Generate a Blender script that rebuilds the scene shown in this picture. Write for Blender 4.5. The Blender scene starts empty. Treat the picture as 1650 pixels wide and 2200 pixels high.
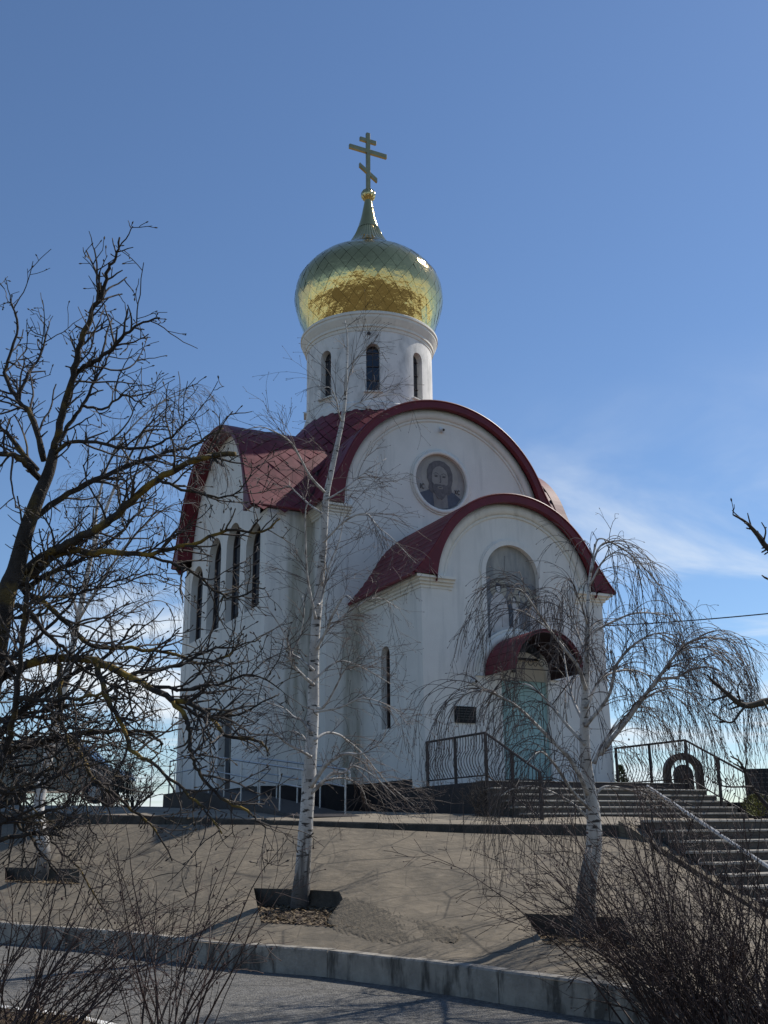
import bpy, math, random
import numpy as np
from mathutils import Vector, Matrix, geometry

random.seed(7)
RNG = np.random.default_rng(11)
scn = bpy.context.scene
col = scn.collection
PI = math.pi
R = math.radians

# ------------------------------------------------------------------ camera
CAM = np.array([-14.5895, -21.7865, -1.033])
YAW, PITCH, ROLL, FPX = 0.4633, 0.2994, -0.0104, 2236.7
FW = np.array([math.sin(YAW) * math.cos(PITCH), math.cos(YAW) * math.cos(PITCH), math.sin(PITCH)])
_rt = np.array([math.cos(YAW), -math.sin(YAW), 0.0])
_up = np.cross(_rt, FW)
RT = math.cos(ROLL) * _rt + math.sin(ROLL) * _up
UP = -math.sin(ROLL) * _rt + math.cos(ROLL) * _up
cam_d = bpy.data.cameras.new('camera')
cam = bpy.data.objects.new('camera', cam_d)
col.objects.link(cam)
cam_d.sensor_fit = 'VERTICAL'
cam_d.sensor_height = 36.0
cam_d.lens = FPX / 2200.0 * 36.0
cam_d.clip_end = 5000
cam.matrix_world = Matrix(((RT[0], UP[0], -FW[0], CAM[0]), (RT[1], UP[1], -FW[1], CAM[1]),
                           (RT[2], UP[2], -FW[2], CAM[2]), (0, 0, 0, 1)))
scn.camera = cam


def ray(u, v):
    return FW + (u - 825) / FPX * RT - (v - 1100) / FPX * UP


def atd(u, v, d):
    return CAM + ray(u, v) * d


def atz(u, v, z):
    d = ray(u, v)
    return CAM + d * (z - CAM[2]) / d[2]


def proj(X):
    d = np.asarray(X, float) - CAM
    w = d @ FW
    return 825 + FPX * (d @ RT) / w, 1100 - FPX * (d @ UP) / w


# ------------------------------------------------------------------ world, sun, exposure
SUN_AZ, SUN_EL = 83.0, 46.0          # degrees from +Y towards +X; above the horizon
world = bpy.data.worlds.new('World')
scn.world = world
world.use_nodes = True
wn = world.node_tree.nodes
wl = world.node_tree.links
wn.clear()
w_out = wn.new('ShaderNodeOutputWorld')
w_bg = wn.new('ShaderNodeBackground')
w_sky = wn.new('ShaderNodeTexSky')
w_sky.sky_type = 'NISHITA'
w_sky.sun_disc = False
w_sky.sun_elevation = R(SUN_EL)
w_sky.sun_rotation = R(SUN_AZ)
w_sky.altitude = 100
w_sky.air_density = 1.0
w_sky.dust_density = 0.12
w_sky.ozone_density = 6.0
w_bg.inputs['Strength'].default_value = 0.12
# thin high cloud: noise on a flat layer above the place, thickening towards the horizon
w_tc = wn.new('ShaderNodeTexCoord')
w_sep = wn.new('ShaderNodeSeparateXYZ')
wl.new(w_tc.outputs['Generated'], w_sep.inputs[0])


def wmath(op, a, b=None, clamp=False):
    n = wn.new('ShaderNodeMath')
    n.operation = op
    n.use_clamp = clamp
    for i, x in enumerate((a, b)):
        if x is None:
            continue
        if isinstance(x, (int, float)):
            n.inputs[i].default_value = x
        else:
            wl.new(x, n.inputs[i])
    return n.outputs[0]


w_z = wmath('ADD', wmath('MAXIMUM', w_sep.outputs['Z'], 0.0), 0.10)
w_cx = wmath('DIVIDE', w_sep.outputs['X'], w_z)
w_cy = wmath('DIVIDE', w_sep.outputs['Y'], w_z)
w_cmb = wn.new('ShaderNodeCombineXYZ')
wl.new(w_cx, w_cmb.inputs[0])
wl.new(w_cy, w_cmb.inputs[1])
w_map = wn.new('ShaderNodeMapping')
w_map.inputs['Location'].default_value = (0.0, 0.0, 0.0)
w_map.inputs['Rotation'].default_value = (0, 0, R(35))
w_map.inputs['Scale'].default_value = (0.62, 1.05, 1.0)
wl.new(w_cmb.outputs[0], w_map.inputs[0])
w_noi = wn.new('ShaderNodeTexNoise')
w_noi.inputs['Scale'].default_value = 0.85
w_noi.inputs['Detail'].default_value = 7.0
w_noi.inputs['Roughness'].default_value = 0.58
w_noi.inputs['Distortion'].default_value = 0.55
wl.new(w_map.outputs[0], w_noi.inputs['Vector'])
w_rmp = wn.new('ShaderNodeMapRange')
w_rmp.interpolation_type = 'SMOOTHSTEP'
w_rmp.inputs['From Min'].default_value = 0.48
w_rmp.inputs['From Max'].default_value = 0.70
wl.new(w_noi.outputs['Fac'], w_rmp.inputs['Value'])
w_low = wn.new('ShaderNodeMapRange')
w_low.interpolation_type = 'SMOOTHSTEP'
w_low.inputs['From Min'].default_value = 0.45
w_low.inputs['From Max'].default_value = 0.16
wl.new(w_sep.outputs['Z'], w_low.inputs['Value'])
w_hor = wn.new('ShaderNodeMapRange')
w_hor.inputs['From Min'].default_value = 0.0
w_hor.inputs['From Max'].default_value = 0.03
wl.new(w_sep.outputs['Z'], w_hor.inputs['Value'])
w_fac = wmath('MULTIPLY', wmath('MULTIPLY', wmath('MULTIPLY', w_rmp.outputs[0], w_low.outputs[0]), w_hor.outputs[0]), 1.25, True)
w_mix = wn.new('ShaderNodeMix')
w_mix.data_type = 'RGBA'
wl.new(w_fac, w_mix.inputs['Factor'])
wl.new(w_sky.outputs[0], w_mix.inputs['A'])
w_mix.inputs['B'].default_value = (7.0, 7.6, 8.2, 1)
wl.new(w_mix.outputs['Result'], w_bg.inputs['Color'])
wl.new(w_bg.outputs[0], w_out.inputs['Surface'])

sun_d = bpy.data.lights.new('sun', 'SUN')
sun_d.energy = 4.9
sun_d.angle = R(0.53)
sun_d.color = (1.0, 0.95, 0.87)
sun = bpy.data.objects.new('sun', sun_d)
col.objects.link(sun)
SUNV = Vector((math.sin(R(SUN_AZ)) * math.cos(R(SUN_EL)), math.cos(R(SUN_AZ)) * math.cos(R(SUN_EL)), math.sin(R(SUN_EL))))
sun.rotation_euler = SUNV.to_track_quat('Z', 'Y').to_euler()
sun.location = (20, 10, 40)

scn.view_settings.view_transform = 'Standard'
scn.view_settings.look = 'None'
scn.view_settings.exposure = 0.0
scn.view_settings.gamma = 1.0
scn.cycles.max_bounces = 6


# ------------------------------------------------------------------ materials
def mat(name, base, rough=0.8, metal=0.0, var=0.12, scale=3.0, bump=0.0, bscale=None, detail=6.0,
        base2=None, stretch=(1, 1, 1), spec=None, dist=0.0, contrast=(0.35, 0.65), coat=0.0, bdist=0.02, world=False):
    m = bpy.data.materials.new(name)
    m.use_nodes = True
    nt = m.node_tree
    b = nt.nodes['Principled BSDF']
    b.inputs['Roughness'].default_value = rough
    b.inputs['Metallic'].default_value = metal
    if spec is not None:
        b.inputs['Specular IOR Level'].default_value = spec
    if coat:
        b.inputs['Coat Weight'].default_value = coat
    c1 = np.array(base)
    c2 = np.array(base2) if base2 is not None else c1 * (1 - var)
    c1 = c1 if base2 is not None else np.minimum(c1 * (1 + var), 0.95)
    tc = nt.nodes.new('ShaderNodeTexCoord')
    mp = nt.nodes.new('ShaderNodeMapping')
    mp.inputs['Scale'].default_value = stretch
    if world:
        gm = nt.nodes.new('ShaderNodeNewGeometry')
        nt.links.new(gm.outputs['Position'], mp.inputs[0])
    else:
        nt.links.new(tc.outputs['Object'], mp.inputs[0])
    n = nt.nodes.new('ShaderNodeTexNoise')
    n.inputs['Scale'].default_value = scale
    n.inputs['Detail'].default_value = detail
    n.inputs['Roughness'].default_value = 0.62
    n.inputs['Distortion'].default_value = dist
    nt.links.new(mp.outputs[0], n.inputs['Vector'])
    cr = nt.nodes.new('ShaderNodeValToRGB')
    cr.color_ramp.elements[0].position = contrast[0]
    cr.color_ramp.elements[1].position = contrast[1]
    cr.color_ramp.elements[0].color = (*c2, 1)
    cr.color_ramp.elements[1].color = (*c1, 1)
    nt.links.new(n.outputs['Fac'], cr.inputs[0])
    nt.links.new(cr.outputs[0], b.inputs['Base Color'])
    if bump:
        n2 = nt.nodes.new('ShaderNodeTexNoise')
        n2.inputs['Scale'].default_value = bscale or scale * 6
        n2.inputs['Detail'].default_value = 8
        nt.links.new(mp.outputs[0], n2.inputs['Vector'])
        bp = nt.nodes.new('ShaderNodeBump')
        bp.inputs['Strength'].default_value = bump
        bp.inputs['Distance'].default_value = bdist
        nt.links.new(n2.outputs['Fac'], bp.inputs['Height'])
        nt.links.new(bp.outputs[0], b.inputs['Normal'])
    m['bsdf'] = b.name
    return m


def overlay(m, color, scale, lo, hi, amount, stretch=(1, 1, 1), kind='NOISE', detail=4.0, seed=0.0):
    """blend a second colour in where another noise is high (stains, algae, lichen, cracks)"""
    nt = m.node_tree
    b = nt.nodes['Principled BSDF']
    src = b.inputs['Base Color'].links[0].from_socket
    tc = nt.nodes.new('ShaderNodeTexCoord')
    mp = nt.nodes.new('ShaderNodeMapping')
    mp.inputs['Scale'].default_value = stretch
    mp.inputs['Location'].default_value = (seed, seed * 1.7, seed * 0.3)
    nt.links.new(tc.outputs['Object'], mp.inputs[0])
    if kind == 'VORONOI':
        n = nt.nodes.new('ShaderNodeTexVoronoi')
        n.feature = 'DISTANCE_TO_EDGE'
        n.inputs['Scale'].default_value = scale
        ns = nt.nodes.new('ShaderNodeTexNoise')
        ns.inputs['Scale'].default_value = scale * 3
        mx = nt.nodes.new('ShaderNodeMix')
        mx.data_type = 'RGBA'
        mx.inputs['Factor'].default_value = 0.16
        nt.links.new(mp.outputs[0], mx.inputs['A'])
        nt.links.new(ns.outputs['Color'], mx.inputs['B'])
        nt.links.new(mx.outputs['Result'], n.inputs['Vector'])
        val = n.outputs['Distance']
    else:
        n = nt.nodes.new('ShaderNodeTexNoise')
        n.inputs['Scale'].default_value = scale
        n.inputs['Detail'].default_value = detail
        n.inputs['Roughness'].default_value = 0.6
        nt.links.new(mp.outputs[0], n.inputs['Vector'])
        val = n.outputs['Fac']
    mr = nt.nodes.new('ShaderNodeMapRange')
    mr.inputs['From Min'].default_value = lo
    mr.inputs['From Max'].default_value = hi
    mr.inputs['To Max'].default_value = amount
    nt.links.new(val, mr.inputs['Value'])
    mx = nt.nodes.new('ShaderNodeMix')
    mx.data_type = 'RGBA'
    nt.links.new(mr.outputs[0], mx.inputs['Factor'])
    nt.links.new(src, mx.inputs['A'])
    mx.inputs['B'].default_value = (*color, 1)
    nt.links.new(mx.outputs['Result'], b.inputs['Base Color'])
    return m


def stain_box(m, color, xs, ys, zs, amount, soft=0.12):
    """an algae stain with its own place on the wall (under a gutter end)"""
    nt = m.node_tree
    b = nt.nodes['Principled BSDF']
    src = b.inputs['Base Color'].links[0].from_socket
    gm = nt.nodes.new('ShaderNodeNewGeometry')
    sp = nt.nodes.new('ShaderNodeSeparateXYZ')
    nt.links.new(gm.outputs['Position'], sp.inputs[0])
    nz = nt.nodes.new('ShaderNodeTexNoise')
    nz.inputs['Scale'].default_value = 2.5
    nz.inputs['Detail'].default_value = 8
    mp = nt.nodes.new('ShaderNodeMapping')
    mp.inputs['Scale'].default_value = (2, 2, 0.3)
    nt.links.new(gm.outputs['Position'], mp.inputs[0])
    nt.links.new(mp.outputs[0], nz.inputs['Vector'])
    cur = nt.nodes.new('ShaderNodeMapRange')
    cur.inputs['From Min'].default_value = 0.25
    cur.inputs['From Max'].default_value = 0.6
    cur.inputs['To Max'].default_value = amount
    nt.links.new(nz.outputs['Fac'], cur.inputs['Value'])
    val = cur.outputs[0]
    for ax, (a, c), sf in (('X', xs, soft), ('Y', ys, .02), ('Z', zs, .5)):
        for lo, hi in ((a, a + sf), (c, c - sf)):
            r = nt.nodes.new('ShaderNodeMapRange')
            r.inputs['From Min'].default_value = lo
            r.inputs['From Max'].default_value = hi
            nt.links.new(sp.outputs[ax], r.inputs['Value'])
            mu = nt.nodes.new('ShaderNodeMath')
            mu.operation = 'MULTIPLY'
            nt.links.new(val, mu.inputs[0])
            nt.links.new(r.outputs[0], mu.inputs[1])
            val = mu.outputs[0]
    mx = nt.nodes.new('ShaderNodeMix')
    mx.data_type = 'RGBA'
    nt.links.new(val, mx.inputs['Factor'])
    nt.links.new(src, mx.inputs['A'])
    mx.inputs['B'].default_value = (*color, 1)
    nt.links.new(mx.outputs['Result'], b.inputs['Base Color'])


M = {}
M['plaster'] = overlay(mat('white_plaster', (0.74, 0.715, 0.655), 0.9, var=0.05, scale=0.9, bump=0.25, bscale=28),
                       (0.36, 0.36, 0.34), 1.3, 0.52, 0.8, 0.42, (2.6, 2.6, 0.28))
stain_box(M['plaster'], (0.21, 0.195, 0.13), (-3.35, -2.68), (3.3, 3.6), (-0.5, 5.0), 0.75)
stain_box(M['plaster'], (0.21, 0.195, 0.13), (-4.55, -3.6), (4.3, 4.6), (1.0, 8.2), 0.7)
M['plaster_drum'] = overlay(mat('drum_plaster', (0.76, 0.73, 0.68), 0.9, var=0.06, scale=1.2, bump=0.3, bscale=22),
                            (0.36, 0.36, 0.345), 1.9, 0.46, 0.68, 0.65, (1.5, 1.5, 0.8), detail=9)
M['trim'] = overlay(mat('cream_trim', (0.74, 0.71, 0.63), 0.88, var=0.06, scale=2.0, bump=0.2, bscale=30),
                    (0.36, 0.34, 0.28), 2.5, 0.55, 0.8, 0.5, (1.5, 1.5, 0.5))
M['tympanum'] = mat('beige_plaster', (0.62, 0.57, 0.47), 0.9, var=0.08, scale=2.0, bump=0.2, bscale=25)
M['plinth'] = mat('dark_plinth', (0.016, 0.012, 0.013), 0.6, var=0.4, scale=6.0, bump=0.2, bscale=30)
M['roof'] = overlay(mat('burgundy_roof_metal', (0.14, 0.019, 0.027), 0.55, var=0.22, scale=2.2, bump=0.06, bscale=8, spec=0.35),
                    (0.20, 0.10, 0.10), 3.0, 0.5, 0.8, 0.35)
M['roof_under'] = mat('roof_joint_dark', (0.025, 0.006, 0.008), 0.7, var=0.2)
M['fascia'] = mat('burgundy_fascia', (0.125, 0.011, 0.019), 0.5, var=0.15, scale=2.5, spec=0.35)
M['gold'] = mat('gilded_sheet', (0.66, 0.49, 0.20), 0.09, metal=1.0, var=0.07, scale=1.2, bump=0.8, bscale=4.2, bdist=0.032, world=True)
M['gold_dark'] = mat('gilded_joint', (0.10, 0.08, 0.04), 0.5, metal=0.6, var=0.2)
M['gold_dull'] = mat('dull_gilding', (0.42, 0.33, 0.16), 0.33, metal=1.0, var=0.12, scale=5)
M['glass'] = mat('dark_window_glass', (0.012, 0.018, 0.03), 0.06, var=0.2, spec=0.7)
M['frame'] = mat('brown_window_frame', (0.05, 0.035, 0.03), 0.5, var=0.2)
M['door'] = overlay(mat('pale_turquoise_door', (0.30, 0.47, 0.45), 0.42, var=0.06, scale=2.0), (0.2, 0.33, 0.33), 3, .5, .8, .4)
M['iron'] = overlay(mat('wrought_iron', (0.035, 0.028, 0.026), 0.55, metal=0.3, var=0.3, scale=12), (0.10, 0.045, 0.025), 9, .5, .75, .6)
M['pale_rail'] = mat('pale_painted_rail', (0.50, 0.48, 0.45), 0.5, var=0.2, scale=9)
M['rail'] = mat('galvanised_rail', (0.36, 0.37, 0.38), 0.38, metal=0.7, var=0.15, scale=8)
M['step'] = overlay(mat('shaded_step_concrete', (0.062, 0.056, 0.048), 0.85, var=0.2, scale=4, bump=0.4, bscale=30), (0.11, 0.10, 0.085), 6, .5, .8, .4)  # shade on the risers is darkened into this concrete colour
M['tread'] = mat('sunlit_tread', (0.30, 0.275, 0.235), 0.85, var=0.2, scale=5, bump=0.3, bscale=40)  # same steps, paler: light on the treads put into the colour
M['slope'] = overlay(overlay(overlay(mat('embankment_concrete', (0.185, 0.150, 0.104), 0.95, base2=(0.098, 0.081, 0.058), scale=1.3, bump=0.7, bscale=5, detail=12, contrast=(0.3, 0.7), bdist=0.05),
                     (0.032, 0.026, 0.019), 0.62, 0.016, 0.0, 0.9, (1, 1.5, 0.8), 'VORONOI'),
                     (0.26, 0.215, 0.155), 5.0, 0.55, 0.75, 0.5), (0.068, 0.056, 0.041), 3.4, 0.56, 0.72, 0.7, (1, 1, 2.2), seed=3.3, detail=10)
overlay(M['slope'], (0.05, 0.041, 0.03), 1.7, 0.022, 0.0, 0.55, (1.6, 0.8, 1.0), 'VORONOI', seed=5.0)
M['patch'] = mat('rough_patch', (0.125, 0.102, 0.071), 1.0, base2=(0.058, 0.048, 0.034), scale=9, bump=1.0, bscale=30, detail=9)
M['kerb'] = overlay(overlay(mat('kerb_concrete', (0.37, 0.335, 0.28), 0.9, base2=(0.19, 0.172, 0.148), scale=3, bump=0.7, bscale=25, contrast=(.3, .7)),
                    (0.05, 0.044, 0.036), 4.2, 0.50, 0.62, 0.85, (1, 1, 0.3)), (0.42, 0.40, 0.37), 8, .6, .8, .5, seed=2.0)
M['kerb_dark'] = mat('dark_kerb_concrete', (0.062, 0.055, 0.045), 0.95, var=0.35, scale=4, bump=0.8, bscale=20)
M['asphalt'] = overlay(overlay(mat('old_asphalt', (0.20, 0.188, 0.168), 0.95, base2=(0.075, 0.071, 0.064), scale=16, bump=1.0, bscale=45, detail=10, bdist=0.04),
                       (0.035, 0.034, 0.033), 0.55, 0.008, 0.0, 0.85, (1, 1, 1), 'VORONOI'), (0.20, 0.195, 0.19), 1.5, 0.5, 0.75, 0.5)
M['plaza'] = overlay(mat('plaza_paving', (0.26, 0.215, 0.155), 0.92, base2=(0.16, 0.135, 0.10), scale=2.0, bump=0.5, bscale=25), (0.13, 0.12, 0.1), 1.2, .5, .75, .5)
M['paint'] = overlay(mat('road_paint', (0.74, 0.73, 0.70), 0.8, var=0.08, scale=10, bump=0.3), (0.25, 0.24, 0.23), 7, .52, .7, .7)
M['soil'] = mat('dry_soil', (0.09, 0.062, 0.042), 1.0, base2=(0.035, 0.026, 0.019), scale=9, bump=1.0, bscale=60, detail=10)
M['ground'] = mat('far_field', (0.12, 0.105, 0.07), 1.0, base2=(0.07, 0.065, 0.04), scale=0.05, bump=0.3, bscale=4)
M['dry'] = mat('dry_grass', (0.20, 0.14, 0.075), 0.95, base2=(0.10, 0.065, 0.035), scale=6)
M['litter'] = mat('dead_leaves', (0.23, 0.17, 0.10), 0.95, base2=(0.12, 0.085, 0.05), scale=5)
M['weed'] = mat('green_weed', (0.09, 0.11, 0.04), 0.9, var=0.3, scale=5)
M['bark'] = overlay(mat('dark_lichened_bark', (0.050, 0.040, 0.033), 0.95, base2=(0.020, 0.016, 0.014), scale=14, bump=0.8, bscale=60),
                    (0.185, 0.125, 0.028), 3.2, 0.53, 0.68, 0.75, detail=8)
M['bark_lichen'] = overlay(mat('yellow_lichened_bark', (0.055, 0.043, 0.034), 0.95, base2=(0.022, 0.018, 0.015), scale=14, bump=0.8, bscale=60),
                    (0.27, 0.175, 0.028), 4.0, 0.46, 0.60, 0.85, detail=8)
M['twig_dark'] = overlay(mat('dark_twig', (0.046, 0.037, 0.032), 0.85, var=0.3, scale=8), (0.15, 0.105, 0.03), 2.6, 0.56, 0.72, 0.55)
M['twig_birch'] = mat('birch_twig', (0.115, 0.085, 0.070), 0.7, base2=(0.06, 0.044, 0.038), scale=4)
M['twig_white'] = mat('pale_birch_limb', (0.50, 0.47, 0.43), 0.7, base2=(0.20, 0.175, 0.155), scale=7, contrast=(0.38, 0.55))
M['twig_red'] = mat('reddish_bush_twig', (0.075, 0.042, 0.034), 0.75, base2=(0.03, 0.019, 0.016), scale=4)
M['hip'] = mat('dried_rose_hip', (0.04, 0.012, 0.010), 0.6, var=0.3)
M['monument'] = mat('black_granite', (0.010, 0.010, 0.012), 0.45, var=0.4, scale=40, spec=0.25)
M['granite'] = mat('brown_granite', (0.022, 0.017, 0.015), 0.6, var=0.3, scale=20, spec=0.25)
M['letter'] = mat('engraved_letter', (0.07, 0.068, 0.06), 0.6)
M['car'] = mat('grey_car_paint', (0.05, 0.052, 0.055), 0.3, var=0.05, coat=0.6)
M['rubber'] = mat('tyre_rubber', (0.015, 0.015, 0.015), 0.85, var=0.2)
M['rim'] = mat('wheel_rim', (0.22, 0.22, 0.23), 0.35, metal=0.8)
M['conifer'] = mat('juniper_green', (0.035, 0.055, 0.022), 0.9, base2=(0.015, 0.028, 0.012), scale=8)
M['golden_juniper'] = mat('golden_juniper', (0.16, 0.16, 0.035), 0.9, base2=(0.06, 0.07, 0.02), scale=8)
M['white_metal'] = mat('white_housing', (0.6, 0.6, 0.6), 0.4)
M['black'] = mat('black_plastic', (0.012, 0.012, 0.014), 0.35)
M['plaque'] = mat('black_plaque', (0.012, 0.013, 0.013), 0.6, var=0.3, scale=15, spec=0.2)


def birch_bark():
    m = mat('white_birch_bark', (0.64, 0.62, 0.585), 0.75, base2=(0.40, 0.375, 0.345), scale=5, bump=0.4, bscale=30, stretch=(1, 1, 0.5))
    overlay(m, (0.028, 0.024, 0.022), 6.0, 0.57, 0.63, 0.95, (1.0, 1.0, 3.2), detail=3)
    overlay(m, (0.05, 0.042, 0.038), 15.0, 0.63, 0.68, 0.9, (0.8, 0.8, 4.5), detail=2, seed=4.0)
    nt = m.node_tree
    b = nt.nodes['Principled BSDF']
    src = b.inputs['Base Color'].links[0].from_socket
    # the rough dark foot of an old birch: bark that is black by itself up to about a metre
    tc = nt.nodes.new('ShaderNodeTexCoord')
    sp = nt.nodes.new('ShaderNodeSeparateXYZ')
    nt.links.new(tc.outputs['Object'], sp.inputs[0])
    n = nt.nodes.new('ShaderNodeTexNoise')
    n.inputs['Scale'].default_value = 7
    n.inputs['Detail'].default_value = 6
    ad = nt.nodes.new('ShaderNodeMath')
    ad.operation = 'MULTIPLY_ADD'
    nt.links.new(n.outputs['Fac'], ad.inputs[0])
    ad.inputs[1].default_value = 2.2
    nt.links.new(sp.outputs['Z'], ad.inputs[2])
    mr = nt.nodes.new('ShaderNodeMapRange')
    mr.inputs['From Min'].default_value = 0.05
    mr.inputs['From Max'].default_value = -0.55
    mr.inputs['To Max'].default_value = 0.88
    nt.links.new(ad.outputs[0], mr.inputs['Value'])
    mx = nt.nodes.new('ShaderNodeMix')
    mx.data_type = 'RGBA'
    nt.links.new(mr.outputs[0], mx.inputs['Factor'])
    nt.links.new(src, mx.inputs['A'])
    mx.inputs['B'].default_value = (0.04, 0.034, 0.03, 1)
    nt.links.new(mx.outputs['Result'], b.inputs['Base Color'])
    return m


M['birch'] = birch_bark()


# ------------------------------------------------------------------ mesh helpers
class MB:
    def __init__(s):
        s.v = []
        s.f = []

    def add(s, vs, fs):
        o = len(s.v)
        s.v.extend([tuple(map(float, p)) for p in vs])
        s.f.extend([tuple(i + o for i in f) for f in fs])
        return s

    def box(s, x0, x1, y0, y1, z0, z1):
        return s.add([(x0, y0, z0), (x1, y0, z0), (x1, y1, z0), (x0, y1, z0), (x0, y0, z1), (x1, y0, z1), (x1, y1, z1), (x0, y1, z1)],
                     [(0, 3, 2, 1), (4, 5, 6, 7), (0, 1, 5, 4), (1, 2, 6, 5), (2, 3, 7, 6), (3, 0, 4, 7)])

    def bbox(s, x0, x1, y0, y1, z0, z1, b=0.01):
        """box with chamfered upright and top edges"""
        p = [(x0 + b, y0), (x1 - b, y0), (x1, y0 + b), (x1, y1 - b), (x1 - b, y1), (x0 + b, y1), (x0, y1 - b), (x0, y0 + b)]
        cx, cy = (x0 + x1) / 2, (y0 + y1) / 2
        q = [(x + (b if x < cx else -b), y + (b if y < cy else -b)) for x, y in p]
        vs = [(x, y, z0) for x, y in p] + [(x, y, z1 - b) for x, y in p] + [(x, y, z1) for x, y in q]
        fs = [tuple(reversed(range(8))), tuple(range(16, 24))]
        for k in (0, 8):
            for i in range(8):
                j = (i + 1) % 8
                fs.append((k + i, k + j, k + 8 + j, k + 8 + i))
        return s.add(vs, fs)

    def prism(s, poly, fn, d0, d1):
        """2D polygon extruded between offsets d0 and d1; fn(a,b,d) -> 3D"""
        n = len(poly)
        vs = [fn(a, b, d0) for a, b in poly] + [fn(a, b, d1) for a, b in poly]
        tri = geometry.tessellate_polygon([[Vector((a, b, 0)) for a, b in poly]])
        fs = [tuple(t) for t in tri] + [tuple(n + i for i in reversed(t)) for t in tri]
        fs += [(i, (i + 1) % n, n + (i + 1) % n, n + i) for i in range(n)]
        return s.add(vs, fs)

    def panel(s, outer, holes, fn, depth):
        """flat face with openings at offset 0; reveals run inwards by depth"""
        loops = [outer] + holes
        pts = [p for lp in loops for p in lp]
        tri = geometry.tessellate_polygon([[Vector((a, b, 0)) for a, b in lp] for lp in loops])
        s.add([fn(a, b, 0) for a, b in pts], [tuple(t) for t in tri])
        for h in holes:
            n = len(h)
            s.add([fn(a, b, 0) for a, b in h] + [fn(a, b, -depth) for a, b in h],
                  [(i, (i + 1) % n, n + (i + 1) % n, n + i) for i in range(n)])
        return s

    def lathe(s, prof, c, n=48, closed=False):
        m = len(prof)
        vs = []
        for i in range(n):
            a = 2 * PI * i / n
            for r, z in prof:
                vs.append((c[0] + r * math.cos(a), c[1] + r * math.sin(a), z))
        fs = []
        for i in range(n):
            j = (i + 1) % n
            for k in range(m - 1):
                fs.append((i * m + k, j * m + k, j * m + k + 1, i * m + k + 1))
        return s.add(vs, fs)

    def tube(s, pts, rad, sides=6, cap=True):
        P = np.asarray(pts, float)
        n = len(P)
        if n < 2:
            return s
        rad = np.broadcast_to(np.asarray(rad, float), (n,))
        T = np.gradient(P, axis=0)
        T /= (np.linalg.norm(T, axis=1, keepdims=True) + 1e-12)
        a = np.array([0, 0, 1.0]) if abs(T[0][2]) < 0.9 else np.array([1.0, 0, 0])
        nrm = np.cross(T[0], a)
        nrm /= np.linalg.norm(nrm)
        ang = np.arange(sides) * 2 * PI / sides
        ca, sa = np.cos(ang)[:, None], np.sin(ang)[:, None]
        vs = []
        for i in range(n):
            nrm = nrm - T[i] * (nrm @ T[i])
            nrm /= (np.linalg.norm(nrm) + 1e-12)
            b = np.cross(T[i], nrm)
            vs.append(P[i] + rad[i] * (ca * nrm + sa * b))
        vs = np.concatenate(vs)
        o = len(s.v)
        s.v.extend(map(tuple, vs.tolist()))
        for i in range(n - 1):
            for k in range(sides):
                k2 = (k + 1) % sides
                s.f.append((o + i * sides + k, o + i * sides + k2, o + (i + 1) * sides + k2, o + (i + 1) * sides + k))
        if cap:
            s.f.append(tuple(o + k for k in reversed(range(sides))))
            s.f.append(tuple(o + (n - 1) * sides + k for k in range(sides)))
        return s

    def bar(s, a, b, r, sides=8):
        return s.tube([a, b], r, sides)

    def sweep(s, prof, path, side=1):
        """profile (outwards, z) along a 2D path with mitred corners; outwards = left of travel * side"""
        P = [Vector(p) for p in path]
        n, m = len(P), len(prof)
        vs = []
        for i in range(n):
            d1 = (P[i] - P[i - 1]).normalized() if i else (P[1] - P[0]).normalized()
            d2 = (P[i + 1] - P[i]).normalized() if i < n - 1 else d1
            n1, n2 = Vector((-d1.y, d1.x)), Vector((-d2.y, d2.x))
            nn = (n1 + n2)
            nn = nn / max(0.3, nn.dot(n1)) * side
            for o, z in prof:
                q = P[i] + nn * o
                vs.append((q.x, q.y, z))
        fs = []
        for i in range(n - 1):
            for k in range(m - 1):
                fs.append((i * m + k, (i + 1) * m + k, (i + 1) * m + k + 1, i * m + k + 1))
        fs.append(tuple(range(m)))
        fs.append(tuple((n - 1) * m + k for k in reversed(range(m))))
        return s.add(vs, fs)

    def mesh(s, name, material, smooth=False):
        me = bpy.data.meshes.new(name)
        me.from_pydata(s.v, [], s.f)
        me.materials.append(M[material] if isinstance(material, str) else material)
        if smooth:
            me.polygons.foreach_set('use_smooth', [True] * len(me.polygons))
        me.update()
        return me


LOC = {}


def tag(o, label=None, cat=None, group=None, kind=None):
    if label:
        o['label'] = label
    if cat:
        o['category'] = cat
    if group:
        o['group'] = group
    if kind:
        o['kind'] = kind
    return o


def thing(name, loc, label, cat, group=None):
    o = bpy.data.objects.new(name, None)
    o.empty_display_size = 0.2
    col.objects.link(o)
    o.location = loc
    LOC[o] = Vector(loc)
    return tag(o, label, cat, group)


def link(o, parent):
    col.objects.link(o)
    if parent is not None:
        o.parent = parent
        if parent in LOC:
            o.matrix_parent_inverse = Matrix.Translation(-LOC[parent])
    return o


def obj(name, mb, material, parent=None, smooth=False):
    me = mb.mesh(name, material, smooth)
    return link(bpy.data.objects.new(name, me), parent)


def inst(name, me, parent, loc, rot=None):
    """one more piece that shares mesh data"""
    o = bpy.data.objects.new(name, me)
    link(o, parent)
    o.location = loc
    if rot is not None:
        o.rotation_mode = 'QUATERNION'
        o.rotation_quaternion = rot
    return o


def arc(cx, cz, r, a0, a1, n=24):
    return [(cx + r * math.cos(R(a0 + (a1 - a0) * i / n)), cz + r * math.sin(R(a0 + (a1 - a0) * i / n))) for i in range(n + 1)]


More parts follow.
